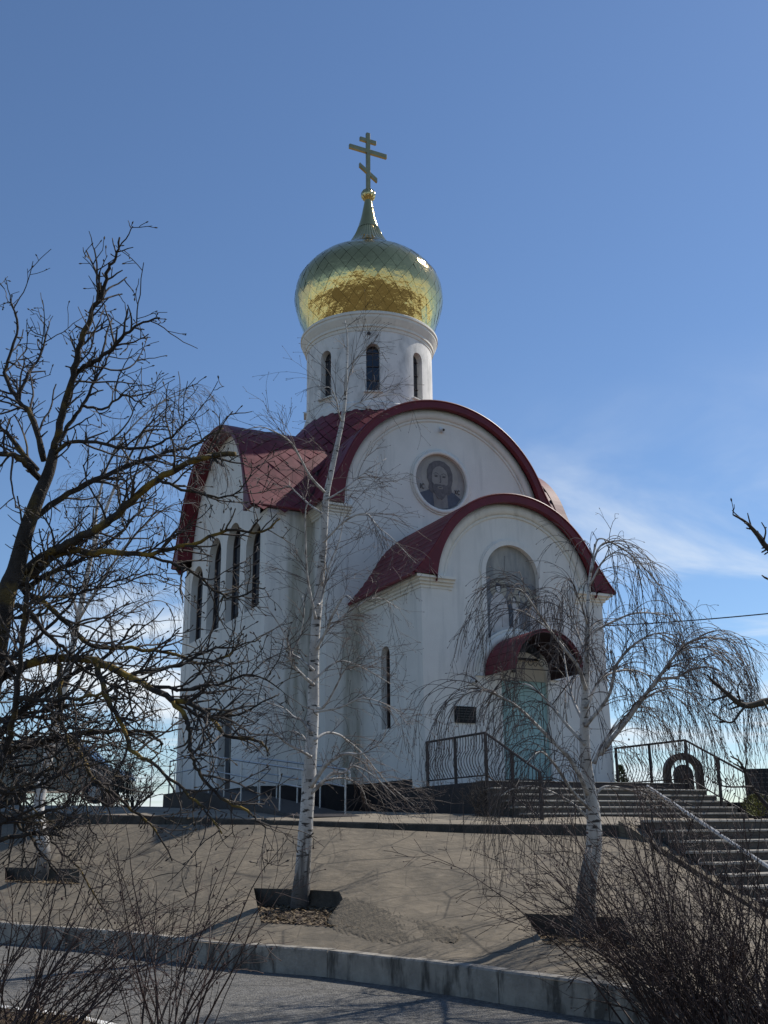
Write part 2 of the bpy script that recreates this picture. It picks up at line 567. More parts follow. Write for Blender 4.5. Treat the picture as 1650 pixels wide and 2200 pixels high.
def arch_poly(cx, z0, zs, w, n=14):
    """round-headed opening, counter-clockwise: half width w, sill z0, springing zs"""
    return [(cx - w, z0), (cx + w, z0)] + arc(cx, zs, w, 0, 180, n)


def ring_band(mb, cx, cz, r0, r1, a0, a1, fn, d0, d1, n=32):
    inner = arc(cx, cz, r0, a0, a1, n)
    outer = arc(cx, cz, r1, a0, a1, n)
    vs, fs = [], []
    for i in range(n + 1):
        for (p, d) in ((inner[i], d0), (inner[i], d1), (outer[i], d1), (outer[i], d0)):
            vs.append(fn(p[0], p[1], d))
    closed = abs(a1 - a0) >= 360
    for i in range(n):
        for k in range(4):
            k2 = (k + 1) % 4
            fs.append((i * 4 + k, i * 4 + k2, (i + 1) * 4 + k2, (i + 1) * 4 + k))
    if not closed:
        fs += [(0, 1, 2, 3), (n * 4 + 3, n * 4 + 2, n * 4 + 1, n * 4)]
    return mb.add(vs, fs)


# ------------------------------------------------------------------ terrain
K_PX = ((-250, 1968), (0, 1985), (250, 2003), (450, 2026), (723, 2046), (983, 2077), (1207, 2108), (1444, 2136), (1650, 2170), (1900, 2220))
KP = np.array([atz(u, v, -2.37) for u, v in K_PX])
T_PX = ((-250, 1770, 24.5), (0, 1770, 23), (250, 1771, 21.5), (450, 1772, 20.5), (600, 1773, 19.8), (800, 1781, 19), (1000, 1790, 18.4), (1240, 1796, 18), (1390, 1800, 17.8), (1600, 1806, 17.6))
TP = np.array([atd(*t) for t in T_PX])
KP[:, 2] = -2.37


def lerp_poly(P, s):
    i = int(min(max(math.floor(s), 0), len(P) - 2))
    return P[i] * (1 - (s - i)) + P[i + 1] * (s - i)


def smooth_poly(P, n=4):
    """Catmull-Rom resample, n points per span"""
    Q = np.vstack([2 * P[0] - P[1], P, 2 * P[-1] - P[-2]])
    out = []
    for i in range(1, len(Q) - 2):
        for k in range(n):
            t = k / n
            a, b, c, d = Q[i - 1:i + 3]
            out.append(0.5 * (2 * b + (c - a) * t + (2 * a - 5 * b + 4 * c - d) * t * t + (-a + 3 * b - 3 * c + d) * t ** 3))
    out.append(P[-1])
    return np.array(out)


SUB = 6
KS, TS = smooth_poly(KP, SUB), smooth_poly(TP, SUB)
S_END = 8.0


def slope_pt(s, t):
    k, e = lerp_poly(KS, s * SUB), lerp_poly(TS, s * SUB)
    p = k * (1 - t) + e * t
    p[2] = k[2] + (e[2] - k[2]) * t ** 1.3      # dished: flatter towards the road
    return p


_ss, _ts = np.linspace(0, S_END, 321), np.linspace(0, 1, 121)
_grid = np.array([[slope_pt(s, t) for t in _ts] for s in _ss])
_gu, _gv = proj(_grid.reshape(-1, 3))


def st_of(u, v):
    i = int(np.argmin((_gu - u) ** 2 + (_gv - v) ** 2))
    return _ss[i // 121], _ts[i % 121]


def plaza_z(x, y):
    d = (x + 7.2) * 0.76 + (y + 2.4) * 0.65        # metres in from the edge of the slope
    return -0.63 - 0.012 * (x + 6.4) + 0.033 * (min(y, 14.0) - 0.9) - 0.06 + 0.17 * min(1.0, max(0.0, (d - 0.2) / 3.0))


GZ = -2.65
tag(obj('ground', MB().add([(-900, -900, -2.78), (900, -900, -2.78), (900, 1500, -2.78), (-900, 1500, -2.78)], [(0, 1, 2, 3)]), 'ground'), kind='structure')

# embankment with three tree pits
PITS = []
for px in (((585, 1908), (728, 1917), (690, 1988), (560, 1985)), ((1175, 1962), (1335, 1972), (1350, 2040), (1172, 2028)), ((35, 1862), (170, 1868), (150, 1898), (10, 1896))):
    st = [st_of(*q) for q in px]
    PITS.append((min(st[0][0], st[3][0]), max(st[1][0], st[2][0]), (st[2][1] + st[3][1]) / 2, (st[0][1] + st[1][1]) / 2))
s_lines = sorted(set(np.round(np.linspace(0, S_END, 170), 4).tolist() + [round(x, 4) for p in PITS for x in p[:2]]))
t_lines = sorted(set(np.round(np.linspace(0, 1, 56), 4).tolist() + [round(x, 4) for p in PITS for x in p[2:]]))


def in_pit(s, t, eps=0.0):
    return any(a - eps < s < b + eps and c - eps < t < d + eps for a, b, c, d in PITS)


mb = MB()
hn_ = np.zeros((len(s_lines), len(t_lines)))
for k in range(60):
    fx, fy, ph = RNG.uniform(1, 14), RNG.uniform(1, 22), RNG.uniform(0, 6.28)
    hn_ += np.sin(np.array(s_lines)[:, None] * fx + np.array(t_lines)[None, :] * fy * RNG.choice([-1, 1]) + ph) * 0.022 / (fx + fy)
for i, s in enumerate(s_lines):
    for j, t in enumerate(t_lines):
        p = slope_pt(s, t)
        z = p[2] + (hn_[i, j] if 0.03 < t < 0.97 and not in_pit(s, t, 0.04) else 0)
        mb.v.append((p[0], p[1], z))
nt_ = len(t_lines)
for i in range(len(s_lines) - 1):
    for j in range(nt_ - 1):
        if not in_pit((s_lines[i] + s_lines[i + 1]) / 2, (t_lines[j] + t_lines[j + 1]) / 2):
            mb.f.append((i * nt_ + j, (i + 1) * nt_ + j, (i + 1) * nt_ + j + 1, i * nt_ + j + 1))
# the slope turns and dies out against the side of the lower stairs
base = len(mb.v)
for t in t_lines:
    A = slope_pt(S_END, t)
    B = np.array([-2.56, -10.9 + 3.9 * t, -2.66 + 1.55 * t])
    for k in range(13):
        w = k / 12
        q = A * (1 - w) + B * w
        mb.v.append((q[0], q[1], q[2] + (0.02 * math.sin(k * 1.3 + t * 17) * math.sin(PI * w))))
for j in range(nt_ - 1):
    for k in range(12):
        mb.f.append((base + j * 13 + k, base + j * 13 + k + 1, base + (j + 1) * 13 + k + 1, base + (j + 1) * 13 + k))
# and it runs on to the left, out of the picture
base = len(mb.v)
dl = (KS[0] - KS[2]) / np.linalg.norm(KS[0] - KS[2])
for t in t_lines:
    A = slope_pt(0.0, t)
    for k in range(9):
        mb.v.append((A[0] + dl[0] * k * 4, A[1] + dl[1] * k * 4, A[2]))
for j in range(nt_ - 1):
    for k in range(8):
        mb.f.append((base + j * 9 + k, base + j * 9 + k + 1, base + (j + 1) * 9 + k + 1, base + (j + 1) * 9 + k))
emb = tag(obj('embankment', mb, 'slope', smooth=True), kind='structure')
PIT_SINK = 0.24


def pit_pt(pit, s, t):
    """floor of a pit: flush with the slope in front, sunk at the back"""
    a, b, c, d = pit
    p = slope_pt(s, t)
    p[2] -= 0.015 + PIT_SINK * (t - c) / (d - c)
    return p


def pit_at(pit, u, v):
    a, b, c, d = pit
    best = None
    for i in range(41):
        for j in range(41):
            p = pit_pt(pit, a + (b - a) * i / 40, c + (d - c) * j / 40)
            x, y = proj(p)
            e = (x - u) ** 2 + (y - v) ** 2
            if best is None or e < best[0]:
                best = (e, p)
    return best[1]


for pit in PITS:
    a, b, c, d = pit
    n = 10
    ss = [a + (b - a) * i / n for i in range(n + 1)]
    w = MB()
    back = [slope_pt(s, d) for s in ss]
    w.add([tuple(p) for p in back] + [(p[0], p[1], p[2] - PIT_SINK - .05) for p in back], [(i, i + 1, n + 2 + i, n + 1 + i) for i in range(n)])
    for s in (a, b):
        tt = [c + (d - c) * i / 6 for i in range(7)]
        sp = [slope_pt(s, t) for t in tt]
        w.add([tuple(p) for p in sp] + [(p[0], p[1], pit_pt(pit, s, t)[2] - .03) for p, t in zip(sp, tt)], [(i, i + 1, 8 + i, 7 + i) for i in range(6)])
    front = [slope_pt(s, c) for s in ss]
    w.add([tuple(p) for p in front] + [(p[0], p[1], p[2] - .06) for p in front], [(i, i + 1, n + 2 + i, n + 1 + i) for i in range(n)])
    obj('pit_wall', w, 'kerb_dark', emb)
    fl = MB()
    for s in ss:
        for k in range(9):
            p = pit_pt(pit, s, c + (d - c) * k / 8)
            fl.v.append((p[0], p[1], p[2] + 0.02 * math.sin(s * 60 + k * 2.1) * (0 < k < 8)))
    for i in range(n):
        for k in range(8):
            fl.f.append((i * 9 + k, (i + 1) * 9 + k, (i + 1) * 9 + k + 1, i * 9 + k + 1))
    obj('pit_floor', fl, 'soil', emb, True)
    lf = MB()
    for q_ in range(900):
        s, t = random.uniform(a, b), random.uniform(c, d)
        q = Vector(pit_pt(pit, s, t)) + Vector((0, 0, 0.03))
        L = random.uniform(0.02, 0.05)
        an = random.uniform(0, 6.28)
        u1 = Vector((math.cos(an), math.sin(an), random.uniform(-.4, .5))) * L
        u2 = Vector((-math.sin(an), math.cos(an), random.uniform(-.4, .4))) * L * 0.5
        lf.add([q - u1, q + u2, q + u1, q - u2], [(0, 1, 2, 3)])
    o = obj('leaf_litter', lf, 'litter', emb)
    o['kind'] = 'stuff'
    gw = MB()
    for q_ in range(260):
        cl = random.choice((0.25, 0.7, 0.85))
        s, t = a + (b - a) * min(1, max(0, random.gauss(cl, .07))), c + (d - c) * min(1, max(0, random.gauss(.35, .15)))
        q = Vector(pit_pt(pit, s, t))
        h = random.uniform(.05, .14)
        an = random.uniform(0, 6.28)
        l = Vector((math.cos(an), math.sin(an), 0))
        gw.add([q - l * .004, q + l * .004, q + Vector((random.uniform(-.6, .6) * h, random.uniform(-.6, .6) * h, h))], [(0, 1, 2)])
    o = obj('weeds', gw, 'dry', emb)
    o['kind'] = 'stuff'

# rough render patches on the slope
def in_poly(x, y, poly):
    c_ = False
    for i in range(len(poly)):
        x1, y1 = poly[i]
        x2, y2 = poly[i - 1]
        if (y1 > y) != (y2 > y) and x < (x2 - x1) * (y - y1) / (y2 - y1) + x1:
            c_ = not c_
    return c_


def poly_dist(x, y, poly):
    best = 1e9
    for i in range(len(poly)):
        p, q = np.array(poly[i - 1]), np.array(poly[i])
        t = np.clip(((np.array([x, y]) - p) @ (q - p)) / ((q - p) @ (q - p)), 0, 1)
        best = min(best, float(np.linalg.norm(p + (q - p) * t - (x, y))))
    return best


for pp in ([(738, 1924), (800, 1933), (850, 1950), (905, 1970), (960, 1990), (1000, 1985), (985, 2024), (900, 2036), (800, 2026), (712, 2004), (702, 1975)],):
    m = MB()
    gs, gt = np.linspace(3.5, 5.6, 150), np.linspace(0.05, 0.75, 80)
    ids = -np.ones((150, 80), int)
    for i, s in enumerate(gs):
        for j, t in enumerate(gt):
            p = slope_pt(s, t)
            x, y = proj(p)
            if in_poly(x, y, pp):
                e = poly_dist(x, y, pp) + 3 * math.sin(i * .7 + j) + 2.5 * math.sin(i * 1.9)
                ids[i, j] = len(m.v)
                m.v.append((p[0], p[1], p[2] - .010 + .022 * min(1, max(0, e / 12)) + random.uniform(-.004, .005)))
    for i in range(149):
        for j in range(79):
            q = (ids[i, j], ids[i + 1, j], ids[i + 1, j + 1], ids[i, j + 1])
            if min(q) >= 0:
                m.f.append(q)
    obj('rough_patch', m, 'patch', emb, True)
# hand-spread kerb of stones along the road
road_out = []
kerb = thing('road_kerb', tuple(KS[3 * SUB] - np.array([0, 0, 0.3])), 'tall grey stained concrete kerb along the road at the foot of the slope', 'kerb')
KX = np.vstack([[KS[0] + dl * k for k in (28, 21, 14, 7)], KS])
arcl = np.concatenate([[0], np.cumsum(np.linalg.norm(np.diff(KX, axis=0), axis=1))])
nst = int(arcl[-1] / 1.35)


def along(P, L, d):
    i = int(np.clip(np.searchsorted(L, d) - 1, 0, len(P) - 2))
    t = (d - L[i]) / (L[i + 1] - L[i])
    return P[i] * (1 - t) + P[i + 1] * t


def wall_of_stones(P, L, n, parent, name, w, ztop_fn, zbot_fn, material, gap=0.004, jit=0.005, out=1):
    for k in range(n):
        d0, d1 = L[-1] * k / n + gap, L[-1] * (k + 1) / n - gap
        A, B = along(P, L, d0), along(P, L, d1)
        t = (B - A)[:2]
        t /= np.linalg.norm(t)
        nn = np.array([t[1], -t[0]]) * out
        m = MB()
        j = random.uniform(-jit, jit)
        dz = random.uniform(-jit, jit)
        vs = []
        for (E, s) in ((A, 0), (B, 1)):
            zt, zb = ztop_fn(E) + dz + 0.001 * s, zbot_fn(E)
            f0 = E[:2] + nn * (0.02 + j)
            b0 = E[:2] - nn * w
            c = 0.018
            vs += [(*f0, zb), (*f0, zt - c), (*(f0 - nn * c), zt), (*b0, zt), (*b0, zb)]
        m.add(vs, [(0, 1, 6, 5), (1, 2, 7, 6), (2, 3, 8, 7), (3, 4, 9, 8), (0, 5, 9, 4), (0, 4, 3, 2, 1), (5, 6, 7, 8, 9)])
        obj(name, m, material, parent)


wall_of_stones(KX, arcl, nst, kerb, 'kerb_stone', 0.16, lambda E: -2.352, lambda E: -2.80, 'kerb')
TX = np.vstack([[TS[0] + dl * k for k in (28, 21, 14, 7)], TS[:8 * SUB + 1]])
arct = np.concatenate([[0], np.cumsum(np.linalg.norm(np.diff(TX, axis=0), axis=1))])
tk = thing('plaza_kerb', tuple(TS[4 * SUB]), 'low dark concrete kerb along the top edge of the slope', 'kerb')
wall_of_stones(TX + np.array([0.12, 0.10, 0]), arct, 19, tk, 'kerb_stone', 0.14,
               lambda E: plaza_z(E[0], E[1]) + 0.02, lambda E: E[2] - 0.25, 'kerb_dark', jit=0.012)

# plaza: sloping paved ground round the church
mb = MB()
edge = [p + np.array([0.22, 0.18, 0]) for p in TX]
rows = 30
for p in edge:
    for k in range(rows + 1):
        t = (k / rows) ** 2.4
        q = p[:2] * (1 - t) + (p[:2] + np.array([0.62, 0.78]) * 70) * t
        mb.v.append((q[0], q[1], plaza_z(q[0], q[1])))
for i in range(len(edge) - 1):
    for k in range(rows):
        mb.f.append((i * (rows + 1) + k, (i + 1) * (rows + 1) + k, (i + 1) * (rows + 1) + k + 1, i * (rows + 1) + k + 1))
tag(obj('plaza', mb, 'plaza', smooth=True), kind='structure')
# plaza continues right of the lower stairs' top
mb = MB()
e1 = [TS[8 * SUB][:2] + np.array([0.22, 0.18])]
x0, y0 = e1[0]
for i in range(13):
    for k in range(13):
        x = x0 + i * 4.0
        y = y0 + (k / 12) ** 1.3 * 75
        sx = x + (y - y0) * 0.795
        mb.v.append((sx, y, plaza_z(sx, y) - 0.002))
for i in range(12):
    for k in range(12):
        mb.f.append((i * 13 + k, (i + 1) * 13 + k, (i + 1) * 13 + k + 1, i * 13 + k + 1))
tag(obj('plaza_forecourt', mb, 'plaza'), kind='structure')

# road, its painted edge line, the near verge
nrm = []
for i in range(len(KS)):
    a, b = KS[max(i - 1, 0)], KS[min(i + 1, len(KS) - 1)]
    t = (b - a)[:2]
    t /= np.linalg.norm(t)
    nrm.append(np.array([t[1], -t[0]]) * (-1 if t[1] > 0 else 1))
nrm = np.array(nrm)
nrm = np.array([n if n @ (CAM[:2] - KS[i][:2]) > 0 else -n for i, n in enumerate(nrm)])
w_line = [atz(0, 2167, GZ)[:2], atz(250, 2202, GZ)[:2]]
RW = 3.55
mb = MB()
offs = np.linspace(-0.1, RW + 0.05, 9)
for i in range(len(KS)):
    for o in offs:
        q = KS[i][:2] + nrm[i] * o
        mb.v.append((q[0], q[1], GZ + 0.004 * math.sin(i * 1.7 + o * 3)))
for i in range(len(KS) - 1):
    for k in range(8):
        mb.f.append((i * 9 + k, (i + 1) * 9 + k, (i + 1) * 9 + k + 1, i * 9 + k + 1))
# the road goes on past both ends of the view
for (i0, i1) in ((0, 1), (-1, -2)):
    d = KS[i0][:2] - KS[i1][:2]
    d /= np.linalg.norm(d)
    a, b = KS[i0][:2] + nrm[i0] * offs[0], KS[i0][:2] + nrm[i0] * offs[-1]
    mb.add([(*a, GZ), (*b, GZ), (*(b + d * 60), GZ), (*(a + d * 60), GZ)], [(0, 1, 2, 3)])
tag(obj('road', mb, 'asphalt'), kind='structure')
mb = MB()
for i in range(len(KS)):
    for o in (RW - 0.13, RW - 0.02):
        q = KS[i][:2] + nrm[i] * (o + 0.012 * math.sin(i * 2.3 + o * 9))
        mb.v.append((q[0], q[1], GZ + 0.012))
for i in range(len(KS) - 1):
    mb.f.append((2 * i, 2 * i + 2, 2 * i + 3, 2 * i + 1))
tag(obj('road_edge_line', mb, 'paint'), kind='structure')
mb = MB()
for i in range(len(KS)):
    for k in range(13):
        o = RW - 0.02 + 14 * (k / 12) ** 1.5
        q = KS[i][:2] + nrm[i] * o
        z = GZ - 0.01 + 0.05 * min(1, k / 2) + 0.03 * math.sin(q[0] * 2.1) * math.sin(q[1] * 2.7) * min(1, k / 3)
        mb.v.append((q[0], q[1], z))
for i in range(len(KS) - 1):
    for k in range(12):
        mb.f.append((i * 13 + k, (i + 1) * 13 + k, (i + 1) * 13 + k + 1, i * 13 + k + 1))
tag(obj('verge', mb, 'soil', smooth=True), kind='structure')
# court in front of the lower stairs
tag(obj('court', MB().add([(-7.9, -17, -2.644), (30, -17, -2.644), (30, -6, -2.644), (-2.6, -6, -2.644), (-7.9, -14, -2.644)], [(0, 1, 2, 3, 4)]), 'asphalt'), kind='structure')
# dry grass on the verge
g = MB()
for _ in range(26000):
    i = random.uniform(0, len(KS) - 1.01)
    o = RW + 0.0 + abs(random.gauss(0, 1.5))
    k0 = int(i)
    q = (KS[k0] * (1 - i + k0) + KS[k0 + 1] * (i - k0))[:2] + nrm[k0] * o
    h = random.uniform(0.03, 0.11)
    a = random.uniform(0, 6.28)
    ww = random.uniform(0.003, 0.007)
    l = Vector((math.cos(a), math.sin(a), 0))
    lean = Vector((random.uniform(-1, 1), random.uniform(-1, 1), 0)) * h * 0.9
    p = Vector((q[0], q[1], GZ + 0.01))
    g.add([p - l * ww, p + l * ww, p + lean + Vector((0, 0, h))], [(0, 1, 2)])
tag(obj('dry_grass', g, 'dry'), 'short brown dry grass on the near verge below the white line', 'grass', kind='stuff')
# ------------------------------------------------------------------ the church
WV, DV, WN, LT, YC, WT = 2.70, 3.46, 3.74, 5.11, 8.456, 4.0
HV, HN = 4.69, 7.40
RVI, ZCV = 2.40, 4.74          # vestibule gable arch
RNI, ZCN = 3.33, 7.75          # nave and transept gable arches
church = thing('church', (0, YC, -0.6), 'white plastered church with burgundy roofs and a golden onion dome', 'church')


def F0(a, b, d):               # vestibule front plane, d outwards
    return (a, -d, b)


def F1(a, b, d):               # nave front plane
    return (a, DV - d, b)


def FT(a, b, d):               # left transept plane, a = y
    return (-LT - d, a, b)


def FV(a, b, d):               # vestibule left side, a = y
    return (-WV - d, a, b)


def window(parent_plane, poly, depth, name='window', bars=2):
    f = MB()
    xs = [p[0] for p in poly]
    zs = [p[1] for p in poly]
    cx, hw = (min(xs) + max(xs)) / 2, (max(xs) - min(xs)) / 2
    cz = (min(zs) + max(zs)) / 2
    inner = [(cx + (a - cx) * (1 - 0.06 / hw), cz + (b - cz) * (1 - 0.06 / (max(zs) - cz))) for a, b in poly]
    n = len(poly)
    vs, fs = [], []
    for i in range(n):
        for p, d in ((poly[i], -depth + 0.0), (poly[i], -depth + 0.06), (inner[i], -depth + 0.06), (inner[i], -depth + 0.0)):
            vs.append(parent_plane(p[0], p[1], d))
    for i in range(n):
        j = (i + 1) % n
        for k in range(3):
            fs.append((i * 4 + k, i * 4 + k + 1, j * 4 + k + 1, j * 4 + k))
    f.add(vs, fs)
    for k in range(1, bars + 1):
        z = min(zs) + (max(zs) - min(zs)) * k / (bars + 1)
        f.prism([(cx - hw + .04, z - .02), (cx + hw - .04, z - .02), (cx + hw - .04, z + .02), (cx - hw + .04, z + .02)], parent_plane, -depth + .012, -depth + .05)
    w = obj(name, f, 'frame', church)
    g = MB()
    tri = geometry.tessellate_polygon([[Vector((a, b, 0)) for a, b in poly]])
    g.add([parent_plane(a, b, -depth + 0.01) for a, b in poly], [tuple(t) for t in tri])
    obj('pane', g, 'glass', w)
    return w


# --- vestibule
door_poly = [(-0.52, 0.0), (0.86, 0.0), (0.86, 2.6)] + arc(0.17, 2.6, 0.69, 0, 180, 16)[1:-1] + [(-0.52, 2.6)]
icon_poly = arch_poly(-0.07, 3.15, 5.24, 0.80, 20)
gable = [(-WV, 0.0), (WV, 0.0), (WV, 4.93), (RVI + .06, 4.93)] + arc(0, ZCV, RVI + .06, 5, 175, 40) + [(-RVI - .06, 4.93), (-WV, 4.93)]
mb = MB().panel(gable, [door_poly, icon_poly], F0, 0.16)
swin = arch_poly(2.02, 1.47, 3.32, 0.25, 12)
mb.panel([(0, 0.19), (DV, 0.19), (DV, 4.93), (0, 4.93)], [swin], FV, 0.22)
mb.add([(WV, 0, 0.19), (WV, DV, 0.19), (WV, DV, 4.93), (WV, 0, 4.93)], [(0, 1, 2, 3)])
obj('vestibule_wall', mb, 'plaster', church)
window(FV, swin, 0.215, bars=3)
for s in (-1, 1):
    m = MB()
    x0, x1 = sorted((s * (WV + 0.03), s * 1.96))
    m.bbox(x0, x1, -0.035, 0.62, -0.02, HV, 0.006)
    # only the wrap is proud: the pilaster body lies inside the wall
    obj('pilaster', m, 'plaster', church)
CORN = [(0.0, 0.0), (0.05, 0.0), (0.05, 0.06), (0.10, 0.08), (0.10, 0.13), (0.17, 0.15), (0.17, 0.20), (0.25, 0.22), (0.25, 0.285), (0.0, 0.285)]


def cornice(path, z, side):
    obj('cornice', MB().sweep([(o, z + h) for o, h in CORN], path, side), 'trim', church)


cornice([(-WV, DV - .005), (-WV, 0), (-1.86, 0)], HV, -1)
cornice([(1.86, 0), (WV, 0), (WV, DV - .005)], HV, -1)
m = MB()
ring_band(m, 0, ZCV, 2.14, 2.41, 4.6, 175.4, F0, 0.0, 0.055)
ring_band(m, 0, ZCV, 2.05, 2.14, 4.6, 175.4, F0, 0.0, 0.025)
obj('archivolt', m, 'trim', church, True)
# icon frame and the faded painted panel
m = MB()
ring_band(m, -0.07, 5.24, 0.80, 0.93, 0, 180, F0, 0, 0.045)
ring_band(m, -0.07, 5.24, 0.93, 0.97, 0, 180, F0, 0, 0.02)
for s in (-1, 1):
    a0, a1 = sorted((-0.07 + s * 0.80, -0.07 + s * 0.93))
    m.prism([(a0, 2.9), (a1, 2.9), (a1, 5.24), (a0, 5.24)], F0, 0, 0.045)
obj('picture_frame', m, 'plaster', church)


def flat(name, poly, fn, d, material, parent):
    tri = geometry.tessellate_polygon([[Vector((a, b, 0)) for a, b in poly]])
    g = MB().add([fn(a, b, d) for a, b in poly] + [fn(a, b, d - 0.003) for a, b in poly],
                 [tuple(t) for t in tri] + [(i, (i + 1) % len(poly), len(poly) + (i + 1) % len(poly), len(poly) + i) for i in range(len(poly))])
    return obj(name, g, material, parent)


def ell(cx, cz, a, b, n=28, a0=0, a1=360):
    return [(cx + a * math.cos(R(a0 + (a1 - a0) * i / n)), cz + b * math.sin(R(a0 + (a1 - a0) * i / n))) for i in range(n + (1 if a1 - a0 < 360 else 0))]


P1 = mat('faded_print_sky', (0.36, 0.345, 0.30), 0.6, base2=(0.20, 0.205, 0.20), scale=1.5, stretch=(3, 3, 0.8))
P2 = mat('faded_print_light', (0.52, 0.50, 0.47), 0.6, var=0.18, scale=4)
P3 = mat('faded_print_mid', (0.16, 0.168, 0.175), 0.6, var=0.22, scale=5)
P4 = mat('faded_print_dark', (0.04, 0.052, 0.07), 0.6, var=0.25, scale=5)
P5 = mat('faded_print_gold', (0.33, 0.305, 0.24), 0.6, var=0.12, scale=5)
pic = flat('painted_panel', icon_poly, F0, -0.10, P1, church)
pic['label'] = 'arched faded outdoor painting of robed haloed figures over the door'
cx0 = -0.07
flat('print_ground', [(cx0 - .8, 3.16), (cx0 + .8, 3.16), (cx0 + .8, 3.5), (cx0 + .45, 3.62), (cx0 + .1, 3.52), (cx0 - .3, 3.6), (cx0 - .8, 3.72)], F0, -.094, P4, pic)
flat('print_hills', [(cx0 - .8, 3.7), (cx0 - .3, 3.55), (cx0 + .1, 3.5), (cx0 + .8, 3.5), (cx0 + .8, 5.0), (cx0 + .66, 5.12), (cx0 + .5, 5.0), (cx0 + .38, 5.06), (cx0 + .15, 4.92), (cx0 - .1, 5.0), (cx0 - .4, 4.9), (cx0 - .6, 5.14), (cx0 - .8, 5.22)], F0, -.0965, P3, pic)


def figure(x, zfoot, h, w, robe, halo, k):
    d = -0.094 + 0.003 * k
    zh = zfoot + h
    flat('print_halo', ell(x, zh - .1 * h, .15 * h + .03, .15 * h + .04, 20), F0, d, halo, pic)
    flat('print_robe', [(x - w, zfoot), (x + w, zfoot), (x + w * .95, zfoot + .45 * h), (x + w * .8, zfoot + .7 * h), (x + w * .3, zfoot + .82 * h), (x - w * .3, zfoot + .82 * h), (x - w * .8, zfoot + .7 * h), (x - w, zfoot + .4 * h)], F0, d + .0012, robe, pic)
    flat('print_hair', ell(x, zh - .09 * h, .062 * h, .085 * h, 16), F0, d + .0024, P4, pic)
    flat('print_face', ell(x, zh - .105 * h, .042 * h, .062 * h, 14), F0, d + .0036, P2, pic)


figure(cx0 - .36, 3.55, 1.50, .29, P2, P5, 1)
for q, (fx, fz, fh) in enumerate(((.30, 3.72, 1.18), (.10, 3.66, 1.08), (.50, 3.68, 1.22), (.68, 3.6, 1.12))):
    figure(cx0 + fx, fz, fh, .13, (P3, P2, P3, P2)[q], P5, 1 + q)
flat('print_rock', [(cx0 - .1, 3.6), (cx0 + .35, 3.58), (cx0 + .38, 3.76), (cx0 + .2, 3.9), (cx0 - .02, 3.86), (cx0 - .12, 3.72)], F0, -.076, P2, pic)
flat('print_shade', [(cx0 - .09, 3.95), (cx0 + .03, 3.92), (cx0 + .06, 4.3), (cx0 - .02, 4.7), (cx0 - .12, 4.55), (cx0 - .06, 4.3)], F0, -.0790, P4, pic)

# door, tympanum, canopy
t_ = MB().prism([(-0.52, 2.58), (0.86, 2.58)] + arc(0.17, 2.6, 0.69, 0, 180, 16), F0, -0.16, -0.13)
obj('tympanum', t_, 'tympanum', church)
d = MB().bbox(-0.41, 0.72, 0.085, 0.125, 0.02, 2.57, 0.006)
d.box(0.745, 0.86, 0.09, 0.125, 0.02, 2.57)
d.box(-0.52, -0.425, 0.08, 0.125, 0.0, 2.575)
door = obj('door', d, 'door', church)
door['label'] = 'pale turquoise metal entrance door'
for (a, b, z0, z1) in ((-0.33, 0.13, 0.25, 1.15), (0.18, 0.64, 0.25, 1.15), (-0.33, 0.13, 1.3, 2.42), (0.18, 0.64, 1.3, 2.42)):
    obj('door_panel', MB().bbox(a, b, 0.07, 0.09, z0, z1, 0.008), 'door', door)
obj('door_gap', MB().box(0.722, 0.743, 0.10, 0.128, 0.02, 2.57), 'black', door)
obj('handle', MB().tube([(0.62, 0.07, 1.1), (0.62, 0.03, 1.1), (0.62, 0.03, 1.3), (0.62, 0.07, 1.3)], 0.012, 6), 'rail', door)
m = MB()
ring_band(m, -0.02, 2.62, 1.0, 1.18, 0, 180, F0, 0.0, 0.07)
ring_band(m, -0.02, 2.62, 1.18, 1.25, 0, 180, F0, 0.0, 0.035)
obj('canopy_moulding', m, 'trim', church, True)
CP, CR = 1.35, 1.0
cano = MB()
ring_band(cano, -0.02, 2.62, CR - 0.03, CR - 0.012, 0, 180, F0, 0.02, CP, 36)
can = obj('door_canopy', cano, 'roof_under', church)
NP = 14
for k in range(NP):
    p_ = MB()
    ring_band(p_, -0.02, 2.62, CR - 0.010, CR + 0.012, 180 * k / NP + 0.35, 180 * (k + 1) / NP - 0.35, F0, 0.02, CP + 0.03, 3)
    obj('roof_panel', p_, 'roof', can)
m = MB()
ring_band(m, -0.02, 2.62, CR - 0.07, CR - 0.03, 0, 180, F0, CP - 0.04, CP, 36)
obj('canopy_rim', m, 'fascia', can)


def scroll(cx, cz, r, turn, y, flip=1):
    pts = []
    for i in range(26):
        a = i / 25 * turn
        rr = r * (1 - 0.75 * i / 25)
        pts.append((cx + flip * rr * math.cos(a), y, cz + rr * math.sin(a)))
    return pts


s_ = MB()
for k in range(4):
    xx = -0.52 + k * 0.33
    s_.tube(scroll(xx, 2.80, 0.11, 9.0, -CP + 0.06, 1 if k % 2 else -1), 0.011, 5)
    s_.tube(scroll(xx + .15, 2.76, 0.07, 8.0, -CP + 0.06, -1 if k % 2 else 1), 0.009, 5)
s_.bar((-0.97, -CP + .06, 2.64), (0.93, -CP + .06, 2.64), 0.012, 6)
obj('scrollwork', s_, 'iron', can)
for s in (-1, 1):
    b = MB().tube([(-.02 + s * .96, -0.02, 2.0), (-.02 + s * .96, -CP * .75, 2.6)], 0.014, 6)
    obj('canopy_bracket', b, 'iron', can)
l_ = MB().bbox(-0.15, -0.03, 0.05, 0.13, 2.78, 3.02, 0.015)
obj('wall_lamp', l_, 'black', church)
